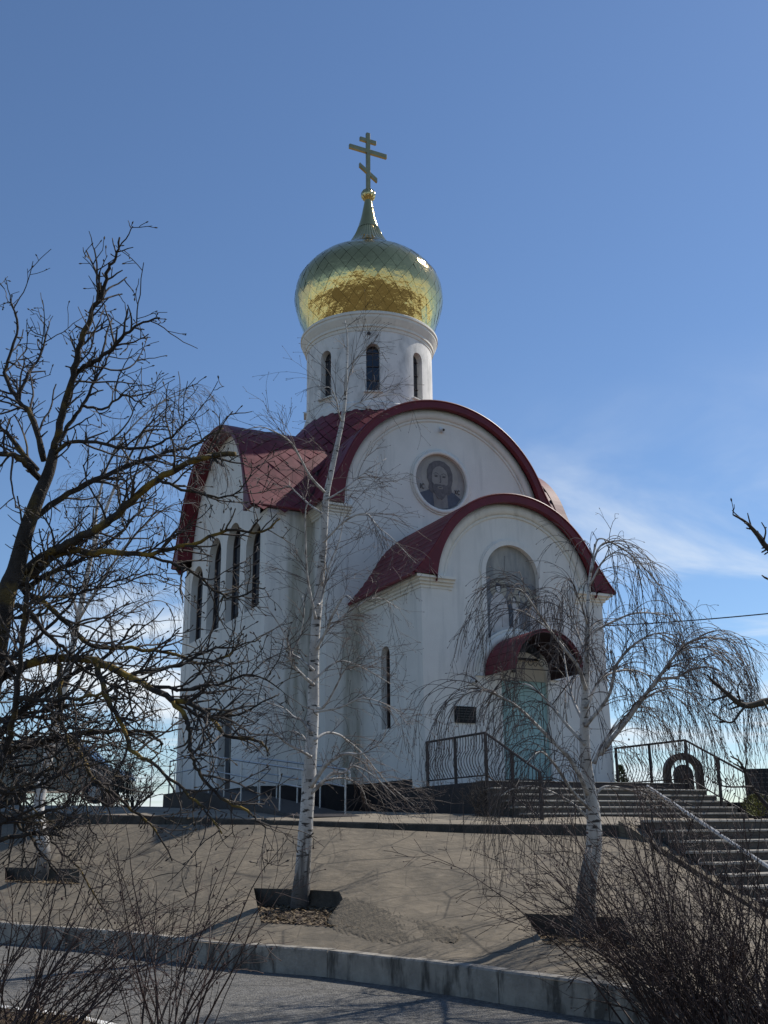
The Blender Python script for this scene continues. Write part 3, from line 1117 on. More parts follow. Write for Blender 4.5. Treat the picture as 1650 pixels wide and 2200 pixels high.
# plaque and little cameras
pq = obj('wall_plaque', MB().bbox(-1.89, -1.30, -0.05, -0.002, 1.47, 1.86, 0.006), 'plaque', church)
m = MB()
for r_ in range(5):
    x = -1.83
    while x < -1.38:
        wl_ = random.uniform(.03, .09)
        m.box(x, min(x + wl_, -1.36), -0.053, -0.0495, 1.80 - r_ * .062, 1.815 - r_ * .062)
        x += wl_ + .02
obj('engraved_lines', m, 'letter', pq)


def cctv(x, y, z, d):
    c = obj('security_camera', MB().bbox(x - .07, x + .07, y - .04, y, z - .07, z + .09, .01), 'white_metal', church)
    obj('camera_barrel', MB().tube([(x, y - .03, z), (x + d * .02, y - .19, z - .05)], [.052, .048], 12), 'white_metal', c)
    obj('lens', MB().tube([(x + d * .02, y - .186, z - .049), (x + d * .022, y - .2, z - .053)], [.036, .034], 12), 'black', c)


cctv(-1.34, -0.002, 2.50, -1)
cctv(-0.04, DV - .002, 10.48, -1)

# --- nave arm front and short sides
nave = [(-WN, 0.19), (WN, 0.19), (WN, HN + .28), (RNI + .06, HN + .28)] + arc(0, ZCN, RNI + .06, 0.5, 179.5, 48) + [(-RNI - .06, HN + .28), (-WN, HN + .28)]
ICX, ICZ, ICR = -0.10, 8.84, 0.86
mb = MB().panel(nave, [arc(ICX, ICZ, ICR, 0, 348, 29)], F1, 0.08)
for s in (-1, 1):
    mb.add([(s * WN, DV, 0.19), (s * WN, YC - WT + .3, 0.19), (s * WN, YC - WT + .3, HN + .28), (s * WN, DV, HN + .28)], [(0, 1, 2, 3)])
obj('nave_wall', mb, 'plaster', church)
cornice([(-WN, YC - WT), (-WN, DV), (-3.05, DV)], HN, -1)
cornice([(3.05, DV), (WN, DV), (WN, YC - WT)], HN, -1)
for s in (-1, 1):
    x0, x1 = sorted((s * (WN + 0.03), s * 3.15))
    obj('pilaster', MB().bbox(x0, x1, DV - 0.03, DV + 0.5, 0.17, HN, 0.006), 'plaster', church)
m = MB()
ring_band(m, 0, ZCN, 3.06, 3.34, 0, 180, F1, 0.0, 0.06, 44)
ring_band(m, 0, ZCN, 2.97, 3.06, 0, 180, F1, 0.0, 0.028, 44)
obj('archivolt', m, 'plaster', church, True)
m = MB()
ring_band(m, ICX, ICZ, ICR, ICR + .11, 0, 360, F1, 0, 0.06, 40)
ring_band(m, ICX, ICZ, ICR + .11, ICR + .16, 0, 360, F1, 0, 0.03, 40)
obj('picture_frame', m, 'plaster', church, True)
Q1 = mat('icon_ground', (0.30, 0.275, 0.25), 0.6, var=0.12, scale=3)
Q2 = mat('icon_hair', (0.115, 0.10, 0.098), 0.6, var=0.25, scale=(9))
Q3 = mat('icon_skin', (0.25, 0.225, 0.20), 0.6, var=0.12, scale=6)
Q4 = mat('icon_robe', (0.075, 0.08, 0.105), 0.6, var=0.25, scale=5)
Q5 = mat('icon_tunic', (0.20, 0.18, 0.165), 0.6, var=0.15, scale=5)
Q6 = mat('icon_line', (0.065, 0.058, 0.056), 0.6)
port = flat('portrait_panel', arc(ICX, ICZ, ICR, 0, 348, 29), F1, -0.055, Q1, church)
port['label'] = 'round painted portrait of a bearded long-haired man in a halo'


def ip(pts):
    return [(ICX + x * ICR, ICZ + z * ICR) for x, z in pts]


def pf(name, pts, k, material):
    flat(name, ip(pts), F1, -0.05 + 0.004 * k, material, port)


pf('halo_line', ell(0, .22, .73, .70, 40), 0, mat('icon_halo', (0.335, 0.305, 0.265), 0.6, var=0.1))
pf('robe', [(-.66, -.70), (-.80, -.46), (-.55, -.36), (-.3, -.22), (.3, -.22), (.58, -.34), (.80, -.5), (.62, -.74), (.35, -.90), (0, -.97), (-.35, -.90)], 1, Q4)
pf('tunic', [(-.30, -.30), (.26, -.30), (.30, -.88), (0, -.955), (-.24, -.92)], 2, Q5)
pf('hair', [(-.50, .10), (-.50, .38), (-.40, .62), (-.2, .76), (0, .80), (.2, .76), (.40, .62), (.50, .38), (.50, .10), (.44, -.12), (.46, -.30), (.36, -.42), (-.34, -.40), (-.46, -.26), (-.42, -.08)], 2.6, Q2)
pf('neck', [(-.15, -.2), (.15, -.2), (.2, -.5), (-.2, -.5)], 3, Q3)
pf('face', [(0, .60), (.14, .55), (.27, .42), (.32, .22), (.31, .0), (.25, -.18), (.14, -.34), (0, -.40), (-.14, -.34), (-.25, -.18), (-.31, .0), (-.32, .22), (-.27, .42), (-.14, .55)], 4, Q3)
pf('beard', [(-.31, -.02), (-.23, -.10), (-.16, -.06), (-.06, -.08), (0, -.06), (.06, -.08), (.16, -.06), (.23, -.10), (.31, -.02), (.28, -.30), (.16, -.52), (.06, -.62), (0, -.58), (-.06, -.62), (-.16, -.52), (-.28, -.30)], 5, Q2)
pf('mouth', ell(0, -.19, .11, .055, 16), 6, Q3)
pf('lips', ell(0, -.185, .075, .018, 14), 7, Q6)
pf('nose', [(-.012, .26), (.03, .26), (.045, .02), (.02, -.02), (-.03, -.015), (.012, .04)], 5, Q2)
for s in (-1, 1):
    pf('brow', [(s * .06, .28), (s * .15, .325), (s * .26, .28), (s * .25, .30), (s * .15, .35), (s * .06, .31)], 5, Q2)
    pf('eye', ell(s * .155, .205, .066, .024, 14), 5, Q6)
    pf('eyelid', ell(s * .155, .245, .085, .012, 12), 5, Q2)


def strokes(name, segs, ox, oz, h):
    m = MB()
    for (x0, z0, x1, z1) in segs:
        dx, dz = x1 - x0, z1 - z0
        L = math.hypot(dx, dz)
        nx, nz = -dz / L * .09, dx / L * .09
        pts = [(x0 + nx, z0 + nz), (x1 + nx, z1 + nz), (x1 - nx, z1 - nz), (x0 - nx, z0 - nz)]
        m.prism([(ICX + (ox + x * h) * ICR, ICZ + (oz + z * h) * ICR) for x, z in pts], F1, -.048, -.042)
    obj(name, m, Q6, port)


I_ = [(0, 0, 0, 1)]
C_ = [(.85, .85, .6, 1), (.6, 1, .35, .85), (.35, .85, .3, .5), (.3, .5, .35, .15), (.35, .15, .6, 0), (.6, 0, .85, .15)]
X_ = [(0, 0, .5, 1), (.5, 0, 0, 1)]
strokes('lettering', I_ + C_, -.76, -.30, .17)
strokes('lettering', X_ + [(a + .45, b, c + .45, d_) for a, b, c, d_ in C_], .58, -.34, .15)

# --- transept arm (left) with four tall windows and a side door
TW = [(5.54, 7.48), (7.39, 7.98), (9.24, 7.98), (11.1, 7.48)]
holes = [arch_poly(y, 5.02, top - 0.62, 0.66, 14) for y, top in TW]
tdoor = [(6.98, 0.2), (8.2, 0.2), (8.2, 2.4), (6.98, 2.4)]
tr = [(YC - WT, 0.19), (YC + WT, 0.19), (YC + WT, HN + .28), (YC + RNI + .06, HN + .28)] + arc(YC, ZCN, RNI + .06, .5, 179.5, 48) + [(YC - RNI - .06, HN + .28), (YC - WT, HN + .28)]
mb = MB().panel(tr, holes + [tdoor], FT, 0.28)
for s in (-1, 1):
    yy = YC + s * WT
    mb.add([(-LT, yy, .19), (-WN + .3, yy, .19), (-WN + .3, yy, HN + .28), (-LT, yy, HN + .28)], [(0, 1, 2, 3)])
    mb.add([(LT, yy, .19), (WN - .3, yy, .19), (WN - .3, yy, HN + .28), (LT, yy, HN + .28)], [(0, 1, 2, 3)])
mb.add([(LT, a, b) for a, b in tr], [tuple(range(len(tr)))])
mb.add([(-a + YC, YC + LT, b) for a, b in tr], [tuple(range(len(tr)))])
for s in (-1, 1):
    mb.add([(s * WN, YC + WT - .3, .19), (s * WN, YC + LT, .19), (s * WN, YC + LT, HN + .28), (s * WN, YC + WT - .3, HN + .28)], [(0, 1, 2, 3)])
obj('transept_wall', mb, 'plaster', church)
for h in holes:
    window(FT, h, 0.275, bars=4)
sd = obj('side_door', MB().bbox(-LT + .2, -LT + .27, 6.99, 8.19, 0.2, 2.39, .005), 'frame', church)
obj('door_panel', MB().bbox(-LT + .18, -LT + .21, 7.1, 7.55, .4, 2.2, .01), 'glass', sd)
obj('door_panel', MB().bbox(-LT + .18, -LT + .21, 7.65, 8.1, .4, 2.2, .01), 'glass', sd)
obj('wall_lamp', MB().bbox(-LT - .16, -LT - .002, 9.05, 9.22, 2.35, 2.6, .02), 'black', church)
cornice([(-LT, YC - WT + .75), (-LT, YC - WT), (-WN, YC - WT)], HN, 1)
cornice([(-WN, YC + WT), (-LT, YC + WT), (-LT, YC + WT - .75)], HN, 1)
for (yy, s) in ((YC - WT, 1), (YC + WT, -1)):
    y0, y1 = sorted((yy - s * .03, yy + s * .45))
    obj('pilaster', MB().bbox(-LT - .03, -LT + .4, y0, y1, .17, HN, .006), 'plaster', church)
# dark plinth under all of it
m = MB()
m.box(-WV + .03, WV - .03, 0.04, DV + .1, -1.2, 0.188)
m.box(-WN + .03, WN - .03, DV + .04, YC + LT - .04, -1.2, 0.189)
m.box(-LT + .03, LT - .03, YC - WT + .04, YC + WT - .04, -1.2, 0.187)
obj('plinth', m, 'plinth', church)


# --- roofs
def roof_profile(Ro, zc, tipx, tipz, th, n=22, nf=8):
    pts = [(Ro * math.cos(R(90 - (90 - th) * i / n)), zc + Ro * math.sin(R(90 - (90 - th) * i / n))) for i in range(n + 1)]
    x1, z1 = pts[-1]
    tx, tz = math.sin(R(th)), -math.cos(R(th))
    L = 0.55 * (z1 - tipz)
    cx, cz = x1 + tx * L, z1 + tz * L
    for i in range(1, nf + 1):
        t = i / nf
        pts.append(((1 - t) ** 2 * x1 + 2 * t * (1 - t) * cx + t * t * tipx, (1 - t) ** 2 * z1 + 2 * t * (1 - t) * cz + t * t * tipz))
    return pts


def full(prof):
    return [(-x, z) for x, z in reversed(prof)] + prof[1:]


def vault(mb, prof, thick, fn, a0, a1):
    """closed sheet: profile in (lateral, z), run from a0 to a1; fn(lateral, along, z)"""
    fp = full(prof)
    n = len(fp)
    P = np.array(fp)
    T = np.gradient(P, axis=0)
    T /= np.linalg.norm(T, axis=1, keepdims=True)
    N = np.stack([-T[:, 1], T[:, 0]], 1)
    I = P - N * thick
    vs = []
    for a in (a0, a1):
        vs += [fn(x, a, z) for x, z in P] + [fn(x, a, z) for x, z in I]
    fs = []
    m = 2 * n
    for i in range(n - 1):
        fs.append((i, i + 1, m + i + 1, m + i))
        fs.append((n + i + 1, n + i, m + n + i, m + n + i + 1))
        fs.append((i + 1, i, n + i, n + i + 1))
        fs.append((m + i, m + i + 1, m + n + i + 1, m + n + i))
    fs.append((0, m, m + n, n))
    fs.append((n - 1, 2 * n - 1, m + 2 * n - 1, m + n - 1))
    return mb.add(vs, fs)


def fascia(prof, Ri, zc, tipz, fn, d0, d1):
    """burgundy gable board between the round inner edge and the roof line"""
    fp = full(prof)
    mid = len(prof) - 1
    inner = []
    nn = len(prof)
    for i in range(nn):
        a = 90 - 88 * min(1, i / (nn * 0.80))
        x, z = Ri * math.cos(R(a)), zc + Ri * math.sin(R(a))
        if i > nn * 0.80:
            t = (i - nn * 0.80) / (nn - 1 - nn * 0.80)
            x, z = Ri, z * (1 - t) + tipz * t
        inner.append((x, z))
    inn = [(-x, z) for x, z in reversed(inner)] + inner[1:]
    m = MB()
    vs, fs = [], []
    n = len(fp)
    for i in range(n):
        for (p, d) in ((inn[i], d0), (inn[i], d1), (fp[i], d1), (fp[i], d0)):
            vs.append(fn(p[0], p[1], d))
    for i in range(n - 1):
        for k in range(4):
            k2 = (k + 1) % 4
            fs.append((i * 4 + k, i * 4 + k2, (i + 1) * 4 + k2, (i + 1) * 4 + k))
    fs += [(0, 1, 2, 3), (n * 4 - 1, n * 4 - 2, n * 4 - 3, n * 4 - 4)]
    return m.add(vs, fs)


PV = roof_profile(RVI + 0.20, ZCV, 3.03, 4.99, 30)
PN = roof_profile(RNI + 0.20, ZCN, 4.07, 7.70, 24)
fx = lambda x, a, z: (x, a, z)                # along y
fy = lambda x, a, z: (a, YC + x, z)           # along x
m = MB()
vault(m, PV, 0.05, fx, -0.26, DV + 0.02)
vroof = obj('vestibule_roof', m, 'roof_under', church, False)
obj('fascia', fascia([(x, z - .006) for x, z in PV], RVI, ZCV, 4.99, F0, 0.10, 0.27), 'fascia', vroof)
m = MB()
vault(m, PN, 0.05, fx, DV - 0.28, YC + LT + 0.3)
nroof = obj('nave_roof', m, 'roof_under', church)
obj('fascia', fascia([(x, z - .006) for x, z in PN], RNI, ZCN, 7.70, F1, 0.12, 0.29), 'fascia', nroof)
m = MB()
vault(m, PN, 0.05, fy, -LT - 0.50, LT + 0.50)
troof = obj('transept_roof', m, 'roof_under', church)
fb = fascia([(x, z - .006) for x, z in PN], RNI + .06, ZCN, 7.70, lambda a, b, d: (-LT - d, YC + a, b), 0.40, 0.51)
obj('fascia', fb, 'fascia', troof)
sof = MB()
ring_band(sof, YC, ZCN, RNI + .02, RNI + .05, 2, 178, FT, 0.01, 0.42, 40)
obj('soffit', sof, 'fascia', troof)


# vestibule roof: long folded panels
def strip_panels(prof, n, fn, a0, a1, parent):
    fp = np.array(full(prof))
    L = np.concatenate([[0], np.cumsum(np.linalg.norm(np.diff(fp, axis=0), axis=1))])
    T = np.gradient(fp, axis=0)
    T /= np.linalg.norm(T, axis=1, keepdims=True)
    N = np.stack([-T[:, 1], T[:, 0]], 1)

    def at(d):
        x = np.interp(d, L, fp[:, 0])
        z = np.interp(d, L, fp[:, 1])
        return np.array([x, z]), np.array([np.interp(d, L, N[:, 0]), np.interp(d, L, N[:, 1])])
    for k in range(n):
        ds = np.linspace(L[-1] * k / n + .008, L[-1] * (k + 1) / n - .008, 4)
        vs, fs = [], []
        for a in (a0, a1):
            for i, d in enumerate(ds):
                p, nn = at(d)
                h = 0.012 + (0.014 if i in (0, 3) else 0.0)
                q = p + nn * h
                vs.append(fn(q[0], a, q[1]))
            for d in ds:
                p, nn = at(d)
                q = p + nn * 0.001
                vs.append(fn(q[0], a, q[1]))
        for i in range(3):
            fs += [(i, i + 1, 8 + i + 1, 8 + i), (4 + i + 1, 4 + i, 12 + i, 12 + i + 1)]
        fs += [(0, 8, 12, 4), (3, 7, 15, 11), (0, 4, 5, 6, 7, 3, 2, 1), (8, 9, 10, 11, 15, 14, 13, 12)]
        obj('roof_panel', MB().add(vs, fs), 'roof', parent)


strip_panels(PV, 34, fx, -0.27, DV + .0, vroof)

# diamond shingles: same thin piece, laid in rows over the vault
HB = 0.315
sh = MB()
top = [(0, -HB * .965), (HB * .965, 0), (0, HB * .965), (-HB * .965, 0)]
sh.add([(a, b, 0.016) for a, b in top] + [(a * 1.02, b * 1.02, 0.0) for a, b in top], [(0, 1, 2, 3), (4, 7, 6, 5), (0, 4, 5, 1), (1, 5, 6, 2), (2, 6, 7, 3), (3, 7, 4, 0)])
sh_mesh = sh.mesh('shingle', 'roof')


def shingles(prof, axis, a0, a1, hidden, parent, wanted):
    """axis 'y': nave, runs along y; axis 'x': transept, runs along x"""
    fp = np.array(full(prof))
    L = np.concatenate([[0], np.cumsum(np.linalg.norm(np.diff(fp, axis=0), axis=1))])
    T = np.gradient(fp, axis=0)
    T /= np.linalg.norm(T, axis=1, keepdims=True)
    rest = MB()
    n = int(L[-1] / HB)
    for r in range(n + 1):
        d = (r + 0.35) * HB
        if d > L[-1]:
            continue
        x, z = np.interp(d, L, fp[:, 0]), np.interp(d, L, fp[:, 1])
        t = np.array([np.interp(d, L, T[:, 0]), np.interp(d, L, T[:, 1])])
        t /= np.linalg.norm(t)
        nn = np.array([-t[1], t[0]])
        k = 0
        a = a0 + HB * (1.0 + (r % 2))
        while a < a1 - HB * .95:
            q = np.array([x, z]) + nn * 0.010
            P = (q[0], a, q[1]) if axis == 'y' else (a, YC + q[0], q[1])
            if not hidden(*P):
                if axis == 'y':
                    ex, ey, ez = Vector((t[0], 0, t[1])), Vector((0, 1, 0)), Vector((nn[0], 0, nn[1]))
                else:
                    ex, ey, ez = Vector((0, t[0], t[1])), Vector((1, 0, 0)), Vector((0, nn[0], nn[1]))
                if ex.cross(ey).dot(ez) < 0:
                    ey = -ey
                # lower tip lifted a little so that rows overlap, each piece slightly uneven
                lift = (0.022 if ex.z < 0 else -0.022) + random.gauss(0, .012)
                rot = Matrix((ex, ey, ez)).transposed() @ Matrix.Rotation(-lift, 3, 'Y') @ Matrix.Rotation(random.gauss(0, .012), 3, 'X')
                if wanted(x, a):
                    inst('shingle', sh_mesh, parent, P, rot.to_quaternion())
                else:
                    rest.add([Vector(P) + rot @ Vector(v) for v in sh.v], sh.f)
            a += 2 * HB
    if rest.v:
        o = obj('shingles', rest, 'roof', parent)
        o['kind'] = 'stuff'


RO = RNI + .20
in_tr = lambda x, y, z: (y - YC) ** 2 + (z - ZCN) ** 2 < (RO - .02) ** 2 and abs(x) < LT + .4
in_nv = lambda x, y, z: x ** 2 + (z - ZCN) ** 2 < (RO - .02) ** 2 and DV < y
shingles(PN, 'x', -LT - .5, LT + .5, lambda x, y, z: in_nv(x, y, z) or (abs(x) < WN and abs(y - YC) > WT - .1), troof, lambda x, a: x < 0.4 and a < 0)
shingles(PN, 'y', DV - .28, YC + LT + .3, lambda x, y, z: in_tr(x, y, z) or (abs(x) > WN - .1 and y > YC - WT and y < YC + WT), nroof, lambda x, a: x < 0.5 and a < YC)
for (p, par) in ((PN, nroof),):
    # rounded ridge caps along the gable edges
    e = MB().tube([(x, DV - .29, z + .012) for x, z in full(p)], 0.03, 6)
    obj('edge_trim', e, 'fascia', par)
obj('edge_trim', MB().tube([(-LT - .51, YC + x, z + .012) for x, z in full(PN)], 0.03, 6), 'fascia', troof)
obj('edge_trim', MB().tube([(x, -.275, z + .012) for x, z in full(PV)], 0.026, 6), 'fascia', vroof)
# flat edge flashings over the cut ends of the shingles
def flashing(prof, axis, a0, a1, parent):
    q = [(x * 1.0 + (0.03 if x > .01 else 0) * min(1, x), z + .03) for x, z in prof]
    m = MB()
    vault(m, q, 0.012, fx if axis == 'y' else fy, a0, a1)
    obj('flashing', m, 'roof', parent)


flashing(PN, 'y', DV - .285, DV + .08, nroof)
flashing(PN, 'x', -LT - .505, -LT - .14, troof)
flashing(PN, 'x', LT + .14, LT + .505, troof)
# gutters
for pts in (([(-WV - .36, -.25, 4.96), (-WV - .36, DV, 4.92)]), ([(-WN - .34, DV - .25, 7.66), (-WN - .34, YC - WT - .35, 7.64), (-LT - .3, YC - WT - .36, 7.64)])):
    obj('gutter', MB().tube(pts, 0.05, 8), 'roof', church)

# --- drum
DR = 2.20
ZB, ZT = 11.6, 15.05
sk = MB().lathe([(3.9, 9.7), (3.5, 10.45), (2.95, 11.3), (2.27, 12.12), (2.2, 12.12)], (0, YC), 48)
skirt = obj('drum_skirt', sk, 'roof_under', church, True)
m = MB()
for k, (r, z, th) in enumerate(((2.42, 11.955, 50), (2.62, 11.72, 50), (2.82, 11.475, 50), (3.02, 11.21, 54), (3.2, 10.94, 57), (3.38, 10.66, 57), (3.56, 10.36, 60))):
    n = 34
    for q in range(n):
        a = 2 * PI * (q + .5 * (k % 2)) / n
        rot = Matrix.Rotation(a, 3, 'Z') @ Matrix.Rotation(R(th) + random.gauss(0, .01), 3, 'Y')
        w = PI * r / n
        top_ = [(0.30, 0), (0, w * .96), (-0.30, 0), (0, -w * .96)]
        c0 = Vector((r * math.cos(a), YC + r * math.sin(a), z)) + rot @ Vector((0, 0, .012))
        m.add([c0 + rot @ Vector((x, y, .014)) for x, y in top_] + [c0 + rot @ Vector((x, y, 0)) for x, y in top_], [(0, 1, 2, 3), (4, 7, 6, 5), (0, 4, 5, 1), (1, 5, 6, 2), (2, 6, 7, 3), (3, 7, 4, 0)])
o = obj('shingles', m, 'roof', skirt)
o['kind'] = 'stuff'
WANG = [R(270 - 22.5 + 45 * k) for k in range(8)]   # window directions
WHW, WZ0, WZS = 0.235 / DR, 12.82, 14.28             # half angle, sill, springing
mb = MB()
NA = 22


def drum_strip(a0, a1, za, zb, zc_, zd):
    """two quads of wall: za..(lower pieces) ; lists of (z at a0, z at a1)"""
    pass


def P_(a, z, r=DR):
    return (r * math.cos(a), YC + r * math.sin(a), z)


for wa in WANG:
    lo, hi = wa - PI / 8, wa + PI / 8
    segs = np.concatenate([np.linspace(lo, wa - WHW, 8)[:-1], np.linspace(wa - WHW, wa + WHW, NA + 1), np.linspace(wa + WHW, hi, 8)[1:]])
    for i in range(len(segs) - 1):
        a, b = segs[i], segs[i + 1]
        mid = (a + b) / 2
        if abs(mid - wa) > WHW:
            mb.add([P_(a, ZB), P_(b, ZB), P_(b, ZT), P_(a, ZT)], [(0, 1, 2, 3)])
        else:
            tz = lambda q: WZS + DR * math.sqrt(max(0, WHW ** 2 - (q - wa) ** 2))
            mb.add([P_(a, ZB), P_(b, ZB), P_(b, WZ0), P_(a, WZ0)], [(0, 1, 2, 3)])
            mb.add([P_(a, tz(a)), P_(b, tz(b)), P_(b, ZT), P_(a, ZT)], [(0, 1, 2, 3)])
            # head and sill reveals
            mb.add([P_(a, tz(a)), P_(b, tz(b)), P_(b, tz(b), DR - .3), P_(a, tz(a), DR - .3)], [(0, 1, 2, 3)])
            mb.add([P_(a, WZ0), P_(b, WZ0), P_(b, WZ0, DR - .3), P_(a, WZ0, DR - .3)], [(0, 1, 2, 3)])
    for q in (wa - WHW, wa + WHW):
        mb.add([P_(q, WZ0), P_(q, WZS), P_(q, WZS, DR - .3), P_(q, WZ0, DR - .3)], [(0, 1, 2, 3)])
drum = obj('drum', mb, 'plaster_drum', church)
for wa in WANG:
    tx, ty = -math.sin(wa), math.cos(wa)
    fn = lambda a, b, d, wa=wa, tx=tx, ty=ty: ((DR - .22 + d) * math.cos(wa) + a * tx, YC + (DR - .22 + d) * math.sin(wa) + a * ty, b)
    hw = (DR - .22) * WHW + .01
    poly = arch_poly(0, WZ0 - .02, WZS, hw, 12)
    g = MB()
    tri = geometry.tessellate_polygon([[Vector((a, b, 0)) for a, b in poly]])
    g.add([fn(a, b, 0) for a, b in poly], [tuple(t) for t in tri])
    w = obj('drum_window', g, 'glass', church)
    fr = MB()
    for zz in (13.25, 13.75, 14.25):
        fr.prism([(-hw, zz), (hw, zz), (hw, zz + .03), (-hw, zz + .03)], fn, .002, .03)
    fr.prism([(-.014, WZ0), (.014, WZ0), (.014, WZS + hw * .95), (-.014, WZS + hw * .95)], fn, .002, .026)
    obj('glazing_bar', fr, 'frame', w)
    sl = MB().prism([(-hw - .09, WZ0 - .07), (hw + .09, WZ0 - .07), (hw + .09, WZ0 - .03), (-hw - .09, WZ0 - .03)], fn, .1, .30)
    obj('sill', sl, 'trim', w)
obj('drum_base_ring', MB().lathe([(2.2, 12.1), (2.30, 12.1), (2.30, 12.24), (2.26, 12.28), (2.26, 12.40), (2.2, 12.46)], (0, YC), 72), 'plaster_drum', church, False)
cpr = [(2.18, 15.0), (2.22, 15.0), (2.235, 15.10), (2.27, 15.12), (2.275, 15.20), (2.31, 15.26), (2.36, 15.36), (2.39, 15.42), (2.395, 15.50), (2.43, 15.52), (2.43, 15.60), (2.40, 15.63), (2.10, 15.64)]
obj('drum_cornice', MB().lathe(cpr, (0, YC), 96), 'trim', church)
obj('vent_hole', MB().tube([(*P_(R(270 - 26), 14.88, 2.19)[:2], 14.88), (*P_(R(270 - 26), 14.88, 2.23)[:2], 14.88)], .06, 10), 'black', drum)

# --- onion dome with gilded diamond sheets
DP = np.array([(2.16, 15.60), (2.36, 16.15), (2.56, 16.7), (2.655, 17.25), (2.53, 17.93), (2.06, 18.53), (1.42, 18.95), (0.88, 19.36), (0.52, 19.90), (0.28, 20.6), (0.115, 21.45)])
DS = smooth_poly(DP, 10)
dome_under = MB().lathe([(r - .025, z) for r, z in DS], (0, YC), 76)
dome = obj('dome', dome_under, 'gold_dark', church, True)
dL = np.concatenate([[0], np.cumsum(np.linalg.norm(np.diff(DS, axis=0), axis=1))])
S_TOP = float(np.interp(19.15, DS[:, 1], dL))
ND = 38


def dsurf(s, th):
    r, z = np.interp(s, dL, DS[:, 0]), np.interp(s, dL, DS[:, 1])
    return np.array([r * math.cos(th), r * math.sin(th), z])


def dnorm(s):
    a, b = np.interp(s - .02, dL, DS[:, 0]), np.interp(s + .02, dL, DS[:, 0])
    c, e = np.interp(s - .02, dL, DS[:, 1]), np.interp(s + .02, dL, DS[:, 1])
    n = np.array([e - c, 0, a - b])
    return n / np.linalg.norm(n)


rows_s = [-0.26]
while rows_s[-1] < S_TOP:
    rr = float(np.interp(rows_s[-1], dL, DS[:, 0]))
    rows_s.append(rows_s[-1] + max(0.10, min(0.30, PI * rr / ND * 1.45)))
toc = np.array([CAM[0], CAM[1] - YC])
thc = math.atan2(toc[1], toc[0])
tiles = []
for k in range(1, len(rows_s) - 1):
    s0, s1, s2 = rows_s[k - 1], rows_s[k], rows_s[k + 1]
    tm = MB()
    cen = dsurf(s1, 0)
    G = 4
    half = PI / ND * 0.975
    idx = {}
    vs_t = []
    for i in range(G + 1):
        for j in range(G + 1):
            p, q = i / G - .5, j / G - .5
            up = (p - q)              # -1..1 vertical
            ths = (p + q) * half      # -half..half
            s = s1 + up * ((s2 - s1) if up > 0 else (s1 - s0)) * 0.975
            P = dsurf(s, ths)
            n = dnorm(s1)
            vs_t.append(P - cen + n * 0.004)
    nf = len(vs_t)
    tm.v = [tuple(v) for v in vs_t]
    for i in range(G):
        for j in range(G):
            a = i * (G + 1) + j
            tm.f.append((a, a + G + 1, a + G + 2, a + 1))
    me = tm.mesh('dome_tile', 'gold', True)
    for q in range(ND):
        th = 2 * PI * (q + 0.5 * (k % 2)) / ND
        facing = math.cos(th - thc)
        tiles.append((facing, k, th, me, cen, tm))
tiles.sort(key=lambda t: -t[0])
rest = MB()
for n_, (fac, k, th, me, cen, tm) in enumerate(tiles):
    c = Vector((cen[0] * math.cos(th), YC + cen[0] * math.sin(th), cen[2]))
    rot = Matrix.Rotation(th, 3, 'Z') @ Matrix.Rotation(random.gauss(0, .02), 3, 'Y') @ Matrix.Rotation(random.gauss(0, .02), 3, 'Z')
    if n_ < 300:
        inst('dome_tile', me, dome, c, rot.to_quaternion())
    else:
        rest.add([c + rot @ Vector(v) for v in tm.v], tm.f)
o = obj('dome_tiles', rest, 'gold', dome, True)
o['kind'] = 'stuff'
# ribbed collar and smooth spire
collar = MB()
nr_ = 40
zs_ = np.linspace(19.12, 20.25, 10)
for i in range(nr_ * 2):
    a = 2 * PI * i / (nr_ * 2)
    for z in zs_:
        r = float(np.interp(z, DS[:, 1], DS[:, 0])) + (0.012 if i % 2 else -0.006) + 0.008
        collar.v.append((r * math.cos(a), YC + r * math.sin(a), z))
for i in range(nr_ * 2):
    j = (i + 1) % (nr_ * 2)
    for k in range(9):
        collar.f.append((i * 10 + k, j * 10 + k, j * 10 + k + 1, i * 10 + k + 1))
obj('spire_collar', collar, 'gold', dome)
zz_ = np.linspace(20.2, 21.46, 12)
obj('spire', MB().lathe([(float(np.interp(z, DS[:, 1], DS[:, 0])) + .022, z) for z in zz_], (0, YC), 32), 'gold', dome, True)
ball = MB()
nb = 28
bp = [(0.265 * math.sin(R(a)), 21.68 - 0.265 * math.cos(R(a))) for a in range(12, 180, 12)]
for i in range(nb):
    a = 2 * PI * i / nb
    for r, z in bp:
        q = r + (0.012 if i % 2 else -0.008)
        ball.v.append((q * math.cos(a), YC + q * math.sin(a), z))
for i in range(nb):
    j = (i + 1) % nb
    for k in range(len(bp) - 1):
        ball.f.append((i * len(bp) + k, j * len(bp) + k, j * len(bp) + k + 1, i * len(bp) + k + 1))
obj('finial_ball', ball, 'gold', church)
cross = obj('cross', MB().bbox(-.075, .075, YC - .06, YC + .06, 21.90, 24.40, .012), 'gold_dull', church)
obj('crossbar', MB().bbox(-.78, .78, YC - .055, YC + .055, 23.50, 23.68, .012), 'gold_dull', cross)
obj('crossbar', MB().bbox(-.34, .34, YC - .052, YC + .052, 23.98, 24.14, .012), 'gold_dull', cross)
m = MB()
pts = [(-.36, 22.98 - .085), (.36, 22.50 - .085), (.36, 22.50 + .085), (-.36, 22.98 + .085)]
m.prism([(a, b - .09) for a, b in pts], lambda a, b, d: (a, YC + d, b), -.05, .05)
obj('crossbar', m, 'gold_dull', cross)
